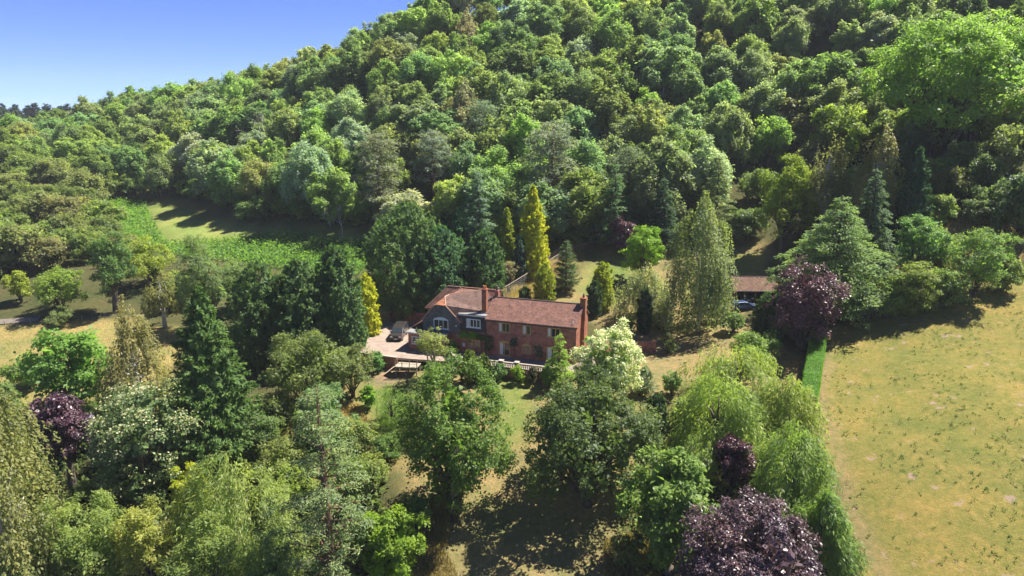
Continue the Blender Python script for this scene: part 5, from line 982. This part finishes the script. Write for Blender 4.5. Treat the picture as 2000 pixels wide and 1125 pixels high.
for x, y, z in zip(xs, ys, zs):
    px, py = visible_px(x, y, z + 9)
    if not -70 < px < 2070 or py < -95: continue
    if px > 1430 and py > 215 - (px - 1430) * 0.02: continue       # open thorn scrub below the wood on the right
    r = 6.6 + (y - 150) * 0.012 + (1.2 if px < 600 else 0)
    if planted and (np.hypot(np.array([q[0] for q in planted]) - x, np.array([q[1] for q in planted]) - y) < r).any(): continue
    dt = np.hypot(tk[:, 0] - x, tk[:, 1] - y)
    if (dt < tk[:, 2] * 0.7 + 3.0).any(): continue
    planted.append((x, y)); 
    con = math.exp(-((px - 1080) / 240) ** 2 - ((py - 380) / 100) ** 2)
    if px < 330: w8 = dict(ash=4, oak=3, syc=3, hol=2, whi=0.5, bir=0.3)
    else: w8 = dict(ash=5, oak=3, syc=3, hol=1.5, whi=1.4, pin=9 * con, spr=3.5 * con * (con > 0.08), bir=0.5)
    kk = list(w8); k_ = kk[int(rng.choice(len(kk), p=np.array(list(w8.values())) / sum(w8.values())))]
    nm, var, col, desc = kinds[k_]; s = rng.uniform(0.82, 1.18) * (0.85 if py < 120 else 1.0) * (0.9 if px < 330 else 1.0); f = rng.uniform(0.92, 1.3)
    cj = np.array(col) * np.array([1.22, 1.20, 1.50]) * rng.uniform(0.82, 1.22) * np.array([rng.uniform(0.88, 1.16), 1, rng.uniform(0.85, 1.15)])
    size = 'small ' if s < 0.93 else ('tall ' if s > 1.08 else '')
    place(nm, var[int(rng.integers(len(var)))], (x, y, z - 0.2), rng.uniform(0, 6.28), (s * f, s * f, s * rng.uniform(0.88, 1.12)), cj, f'{size}{desc} {band(py, px)}', 'tree', 'trees of the hillside wood')
print('WOOD', len(planted))

# hawthorn scrub on the left slope
SV = [broad(970 + i, 6.5, 4.2, cb=0.02, nl=9, nc=110, k=55, leaf=0.34, cr=0.17, squash=0.6) for i in range(3)]
SCR = zone([(-80, 345), (175, 352), (172, 395), (180, 440), (235, 490), (255, 525), (180, 520), (70, 530), (-80, 560)])
xs = rng.uniform(-190, -60, 6000); ys = rng.uniform(110, 260, 6000); ok = inpoly(xs, ys, SCR); pl = []
for x, y, z in zip(xs[ok], ys[ok], hz(xs[ok], ys[ok])):
    if pl and (np.hypot(np.array(pl)[:, 0] - x, np.array(pl)[:, 1] - y) < 5.0).any(): continue
    px, py = visible_px(x, y, z + 3)
    if px < -50: continue
    pl.append((x, y)); c = [(0.120, 0.140, 0.055), (0.115, 0.155, 0.046), (0.130, 0.130, 0.058), (0.10, 0.13, 0.045)][int(rng.integers(4))]; s = rng.uniform(0.75, 1.0) if rng.random() < 0.55 else rng.uniform(1.1, 1.7)
    hue = {0: 'olive', 1: 'green', 2: 'brownish', 3: 'dull green'}[[(0.120, 0.140, 0.055), (0.115, 0.155, 0.046), (0.130, 0.130, 0.058), (0.10, 0.13, 0.045)].index(c)]
    where = 'high on the scrub bank' if py < 400 else ('halfway down the scrub bank' if py < 470 else 'low on the scrub bank'); side = 'at the left edge' if px < 70 else ('in the middle' if px < 150 else 'beside the bracken')
    place('hawthorn_bush', SV[int(rng.integers(3))], (x, y, z - 0.15), rng.uniform(0, 6.28), (s, s, s * rng.uniform(0.8, 1.15)), c, f'{hue} hawthorn bush {where} {side}', 'bush', 'hawthorns of the left scrub bank')
print('SCRUB', len(pl))
# bushes and young trees placed singly from the same few shapes
def bush(px, py, top, hw, c, label, nm='hawthorn_bush', var=None, cat='bush'):
    p = site(px, py); H = aty(px, top, p[1])[2] - p[2]; R = hw * depth(p) / FPX; v = (var or SV)[int(px * 3 + py) % 3]
    place(nm, v, (p[0], p[1], gz(p[0], p[1]) - 0.15), px * 0.37, (R / 4.2, R / 4.2, H / 6.5), c, label, cat)
for a in [(1455, 250, 165, 62, (0.105, 0.135, 0.045), 'olive thorn below the dark shaded part of the wood'), (1545, 262, 178, 70, (0.115, 0.125, 0.055), 'grey olive thorn left of the huge ash'),
          (1500, 330, 228, 48, (0.12, 0.19, 0.045), 'fresh green young tree below the olive thorns'), (1425, 330, 215, 55, (0.10, 0.13, 0.05), 'olive young tree above the layered olive cedar'),
          (1640, 330, 205, 66, (0.115, 0.155, 0.030), 'yellow green thorn between the huge ash and the birches'), (1905, 385, 295, 46, (0.085, 0.12, 0.05), 'grey green thorn below the huge ash'),
          (1960, 360, 245, 58, (0.10, 0.125, 0.05), 'olive thorn at the right picture edge under the huge ash'), (1985, 470, 330, 62, (0.060, 0.095, 0.045), 'dark bush at the right picture edge above the field'),
          (1915, 440, 385, 42, (0.095, 0.13, 0.055), 'pale leaved elder above the leafy hawthorn'), (1850, 395, 320, 44, (0.115, 0.13, 0.05), 'scraggy olive thorn above the rough grass bank'),
          (1790, 330, 220, 50, (0.075, 0.105, 0.055), 'grey leaved tree at the foot of the huge ash'), (1560, 300, 225, 44, (0.14, 0.14, 0.06), 'brownish thorn above the left pale birch'),
          (1975, 300, 200, 60, (0.13, 0.17, 0.04), 'yellow green bush at the right picture edge'), (1760, 400, 345, 34, (0.13, 0.17, 0.045), 'light green sapling beside the very dark conifer'),
          (1345, 420, 330, 46, (0.105, 0.14, 0.045), 'rounded green tree behind the silver birch top'), (1240, 440, 350, 40, (0.11, 0.145, 0.05), 'green tree between the layered cedar and the dark spruce'),
          (1445, 470, 405, 40, (0.08, 0.115, 0.045), 'shaded bush at the wood edge behind the carport'), (1130, 470, 395, 34, (0.10, 0.12, 0.055), 'brownish bush at the wood edge above the deer fence'),
          (1728, 622, 552, 40, (0.12, 0.16, 0.045), 'yellowish thorn where the layered cedar meets the field'), (1845, 602, 520, 44, (0.11, 0.155, 0.05), 'green thorn between the two hawthorns of the field edge'),
          (1955, 572, 500, 34, (0.115, 0.15, 0.05), 'small thorn right of the leafy hawthorn'), (1830, 520, 440, 46, (0.105, 0.15, 0.045), 'light green thorn on the rough bank above the field'),
          (1480, 400, 325, 44, (0.095, 0.13, 0.045), 'green thorn left of the yellow flecked hornbeam'), (1585, 350, 270, 40, (0.12, 0.13, 0.06), 'pale olive thorn behind the left pale birch'),
          (1655, 400, 320, 36, (0.105, 0.15, 0.05), 'fresh green sapling between the two pale birches'), (1740, 300, 215, 52, (0.11, 0.145, 0.05), 'broad green thorn below the left side of the huge ash'),
          (1820, 440, 375, 40, (0.12, 0.16, 0.05), 'light thorn beside the very dark conifer'), (1880, 350, 270, 40, (0.09, 0.125, 0.05), 'grey green thorn under the middle of the huge ash'),
          (1940, 430, 350, 48, (0.085, 0.12, 0.05), 'dark leafy elder on the right bank'), (1440, 270, 200, 40, (0.12, 0.15, 0.05), 'small olive tree beside the olive thorn'),
          (455, 830, 775, 46, (0.085, 0.125, 0.04), 'dark green bush behind the redwood foot'), (545, 835, 760, 44, (0.095, 0.125, 0.045), 'tangled olive bush below the rounded hawthorn'),
          (610, 870, 800, 46, (0.10, 0.145, 0.05), 'green bush left of the pine top'), (660, 930, 870, 50, (0.12, 0.15, 0.05), 'olive bush behind the pine'),
          (730, 960, 890, 40, (0.13, 0.16, 0.05), 'straggly yellowish bush between pine and ash'), (755, 905, 850, 34, (0.075, 0.12, 0.035), 'dark bush left of the mid green ash'),
          (700, 1110, 1010, 50, (0.11, 0.15, 0.05), 'green bush at the foot of the yellow green maple'), (1330, 1080, 1000, 56, (0.09, 0.14, 0.05), 'green bush under the glossy broad leaved tree'),
          (1260, 860, 800, 26, (0.08, 0.12, 0.04), 'green bush beside the dark pillar yew'), (1340, 830, 770, 36, (0.12, 0.16, 0.05), 'light bush left of the golden green willow'),
          (520, 640, 545, 42, (0.085, 0.13, 0.045), 'green tree behind the left dark cypress'), (360, 600, 530, 40, (0.11, 0.15, 0.045), 'green bush below the bracken'),
          (60, 760, 690, 44, (0.10, 0.15, 0.04), 'green bush at the bottom of the left pasture'), (660, 745, 690, 40, (0.12, 0.135, 0.05), 'brownish green bush behind the ragged olive tree')]:
    bush(*a)
und = zone([(-60, 780), (60, 800), (300, 790), (480, 880), (640, 840), (740, 900), (740, 1000), (690, 1140), (-100, 1140)]); pu = []
xs = rng.uniform(-70, 0, 3000); ys = rng.uniform(45, 95, 3000); ok = inpoly(xs, ys, und)
for x, y in zip(xs[ok], ys[ok]):
    if pu and (np.hypot(np.array(pu)[:, 0] - x, np.array(pu)[:, 1] - y) < 4.2).any(): continue
    pu.append((x, y)); c = [(0.10, 0.15, 0.05), (0.12, 0.16, 0.05), (0.085, 0.13, 0.045), (0.14, 0.165, 0.055)][int(rng.integers(4))]; s = rng.uniform(0.45, 0.8)
    place('sallow_bush', SV[int(rng.integers(3))], (x, y, gz(x, y) - 0.15), rng.uniform(0, 6.28), (s, s, s * rng.uniform(0.8, 1.3)), c, 'green sallow bush in the lower left thicket', 'bush', 'sallows of the lower left thicket')
    if len(pu) >= 20: break
fl = np.array(foot); seg = np.linalg.norm(np.diff(fl, axis=0), axis=1); cumf = np.append(0, np.cumsum(seg)); seen = {}
for dist in np.arange(8, cumf[-1] - 4, 5.2):
    x = np.interp(dist, cumf, fl[:, 0]) + rng.normal(0, 0.8); y = np.interp(dist, cumf, fl[:, 1]) + 1.5 + rng.normal(0, 1.0); z = gz(x, y); px, py = visible_px(x, y, z + 2)
    if not -30 < px < 2030 or (np.hypot(tk[:, 0] - x, tk[:, 1] - y) < tk[:, 2] * 0.8 + 1.0).any(): continue
    s = rng.uniform(0.7, 1.15); c = [(0.085, 0.125, 0.045), (0.10, 0.15, 0.055), (0.115, 0.15, 0.045)][int(rng.integers(3))]; place_ = band(320, px).replace('low in the wood ', '').replace('above', 'uphill of')
    place('hazel_bush', SV[int(rng.integers(3))], (x, y, z - 0.2), rng.uniform(0, 6.28), (s, s, s * rng.uniform(0.8, 1.3)), c, f'leafy hazel bush at the wood foot {place_}', 'bush', 'hazels along the foot of the wood')
# far spruces on the skyline
FS = [tiered(990 + i, 22, 4.6, tiers=15, br=8, k=8, leaf=1.25, droop=0.3, wr=0.6) for i in range(2)]
for i in range(20):
    px = -24 + i * 9.0 + (i * 53 % 7) - 3; Y = 455 + (i * 37 % 60); x = aty(px, 210, Y)[0]; z = hz([x], [Y])[0]; ztop = aty(px, 198 + (i * 29 % 17) + max(0, i - 14) * 0.9, Y)[2]; s = max(0.5, (ztop - z) / 22)
    place('spruce_tree', FS[i % 2], (x, Y, z - 0.3), i * 1.1, (1.0 + (i % 3) * 0.15, 1.1, s), (0.024, 0.040, 0.032), 'far dark spruce on the skyline at the left', 'tree', 'spruces on the far skyline')

# ---------------------------------------------------------------- uncountable growth
def scatter(name, polys, n, leaf, wr, color, label, mat='leaf', hmax=0.5, up=0.4, seed=1, k=1, skip=None, tsd=0.16, blade=False, cat=None, clus=False):
    rg = np.random.default_rng(seed); F = Foliage()
    for poly, m in polys:
        pa = np.array(poly); x = rg.uniform(pa[:, 0].min(), pa[:, 0].max(), m * 6); y = rg.uniform(pa[:, 1].min(), pa[:, 1].max(), m * 6); q = inpoly(x, y, poly)
        if skip is not None: q &= ~inpoly(x, y, skip)
        if clus: q &= rg.random(len(x)) < np.clip(0.5 + 0.9 * np.sin(x * 0.31 + 1.7 * np.sin(y * 0.23)) * np.sin(y * 0.37 + 1.3 * np.sin(x * 0.19)), 0.06, 1)
        x, y = x[q][:m], y[q][:m]; z = ground_z(x, y)
        x = np.repeat(x, k); y = np.repeat(y, k); z = np.repeat(z, k); nn = len(x); sp = hmax * 0.5
        if k > 1: x = x + rg.normal(0, sp, nn); y = y + rg.normal(0, sp, nn)
        hgt = rg.uniform(0, hmax, nn) * (0 if blade else 1); P = np.stack([x, y, z + hgt], 1)
        if blade: Tt = UP + rg.normal(size=(nn, 3)) * 0.35; Nn = unit(rg, nn) * np.array([1, 1, 0.2])
        else: Tt = unit(rg, nn) + UP * 0.2; Nn = UP * up * 2 + unit(rg, nn)
        L = leaf * rg.uniform(0.6, 1.4, nn); cl = 0.5 + 0.2 * np.sin(x * 0.35 + 2 * np.sin(y * 0.2)) * np.sin(y * 0.4)
        F.add(P, Nn, Tt, L, L * wr, np.clip(cl + rg.normal(0, tsd, nn), 0, 1))
    return tag(obj(name, F.mesh(name, M[mat]), None, color), label, cat, kind='stuff')
scatter('bracken', [(Z['bracken'], 14000)], 0, 0.62, 0.45, (0.090, 0.165, 0.034), 'thick green bracken below the wood', hmax=1.1, seed=3, tsd=0.26)
scatter('field_weeds', [(Z['field'], 1200)], 0, 0.17, 0.45, (0.045, 0.085, 0.022), 'dark green weed tufts dotted over the dry field', hmax=0.16, seed=5, k=9, clus=True)
scatter('dry_grass', [(Z['dryslope'], 9000), (Z['rough_right'], 7000), (Z['dry_low'], 6000), (zone([(800, 1000), (900, 940), (870, 1080), (900, 1140), (800, 1140)]), 5000), (zone([(1180, 1060), (1260, 1040), (1300, 1140), (1180, 1140)]), 4000)], 0, 0.55, 0.12, (0.17, 0.135, 0.055), 'long straw coloured grass on the banks', mat='grass', seed=7, blade=True)
scatter('pasture_grass', [(Z['pasture'], 9000)], 0, 0.35, 0.14, (0.15, 0.135, 0.055), 'pale seeding grass in the left pasture', mat='grass', seed=9, blade=True)
und = zone([(-100, 700), (60, 800), (300, 760), (480, 860), (640, 830), (760, 940), (700, 1250), (-150, 1250)])
scatter('undergrowth', [(und, 16000), (WOOD, 18000), (SCR, 4000)], 0, 0.6, 0.6, (0.07, 0.10, 0.035), 'leafy undergrowth beneath the trees', hmax=1.3, seed=11)
lowr = zone([(1190, 940), (1300, 860), (1420, 820), (1580, 800), (1600, 960), (1640, 1250), (1250, 1250)])
scatter('ground_cover', [(lowr, 9000)], 0, 0.36, 0.6, (0.095, 0.13, 0.045), 'low leafy ground cover under the willows', hmax=0.7, seed=13)
# ---------------------------------------------------------------- thin summer haze over the whole valley
hm, ht_, N_, L_ = new_mat('summer_haze'); pv = N_('ShaderNodeVolumePrincipled'); pv.inputs['Color'].default_value = (0.90, 0.95, 1.0, 1); pv.inputs['Density'].default_value = 0.00013; pv.inputs['Anisotropy'].default_value = 0.0
L_(pv.outputs[0], N_('ShaderNodeOutputMaterial').inputs['Volume'])
HZTOP = max(float(GZ.max()) + 32, 120.0)
tag(MB().box((-1560, -1560, float(GZ.min()) - 2), (1560, 1560, HZTOP)).build('haze', hm), 'thin pale summer haze in the air of the valley', kind='stuff')

# ---------------------------------------------------------------- labels: look-alikes that share a place are told apart from left to right
ORD = 'leftmost,second,third,fourth,fifth,sixth,seventh,eighth,ninth,tenth,eleventh,twelfth,thirteenth,fourteenth,fifteenth,sixteenth,seventeenth,eighteenth,nineteenth,twentieth'.split(',')
byl = {}
for o in COL.objects:
    if o.parent is None and o.get('label') and o.get('category'): byl.setdefault(o['label'], []).append(o)
for lab, os_ in byl.items():
    if len(os_) > 1:
        os_.sort(key=lambda o: visible_px(o.location.x, o.location.y, o.location.z + 5)[0])
        for i, o in enumerate(os_): o['label'] = lab + (', leftmost' if i == 0 else (', rightmost' if i == len(os_) - 1 else ', ' + ORD[min(i, 19)] + ' from left'))
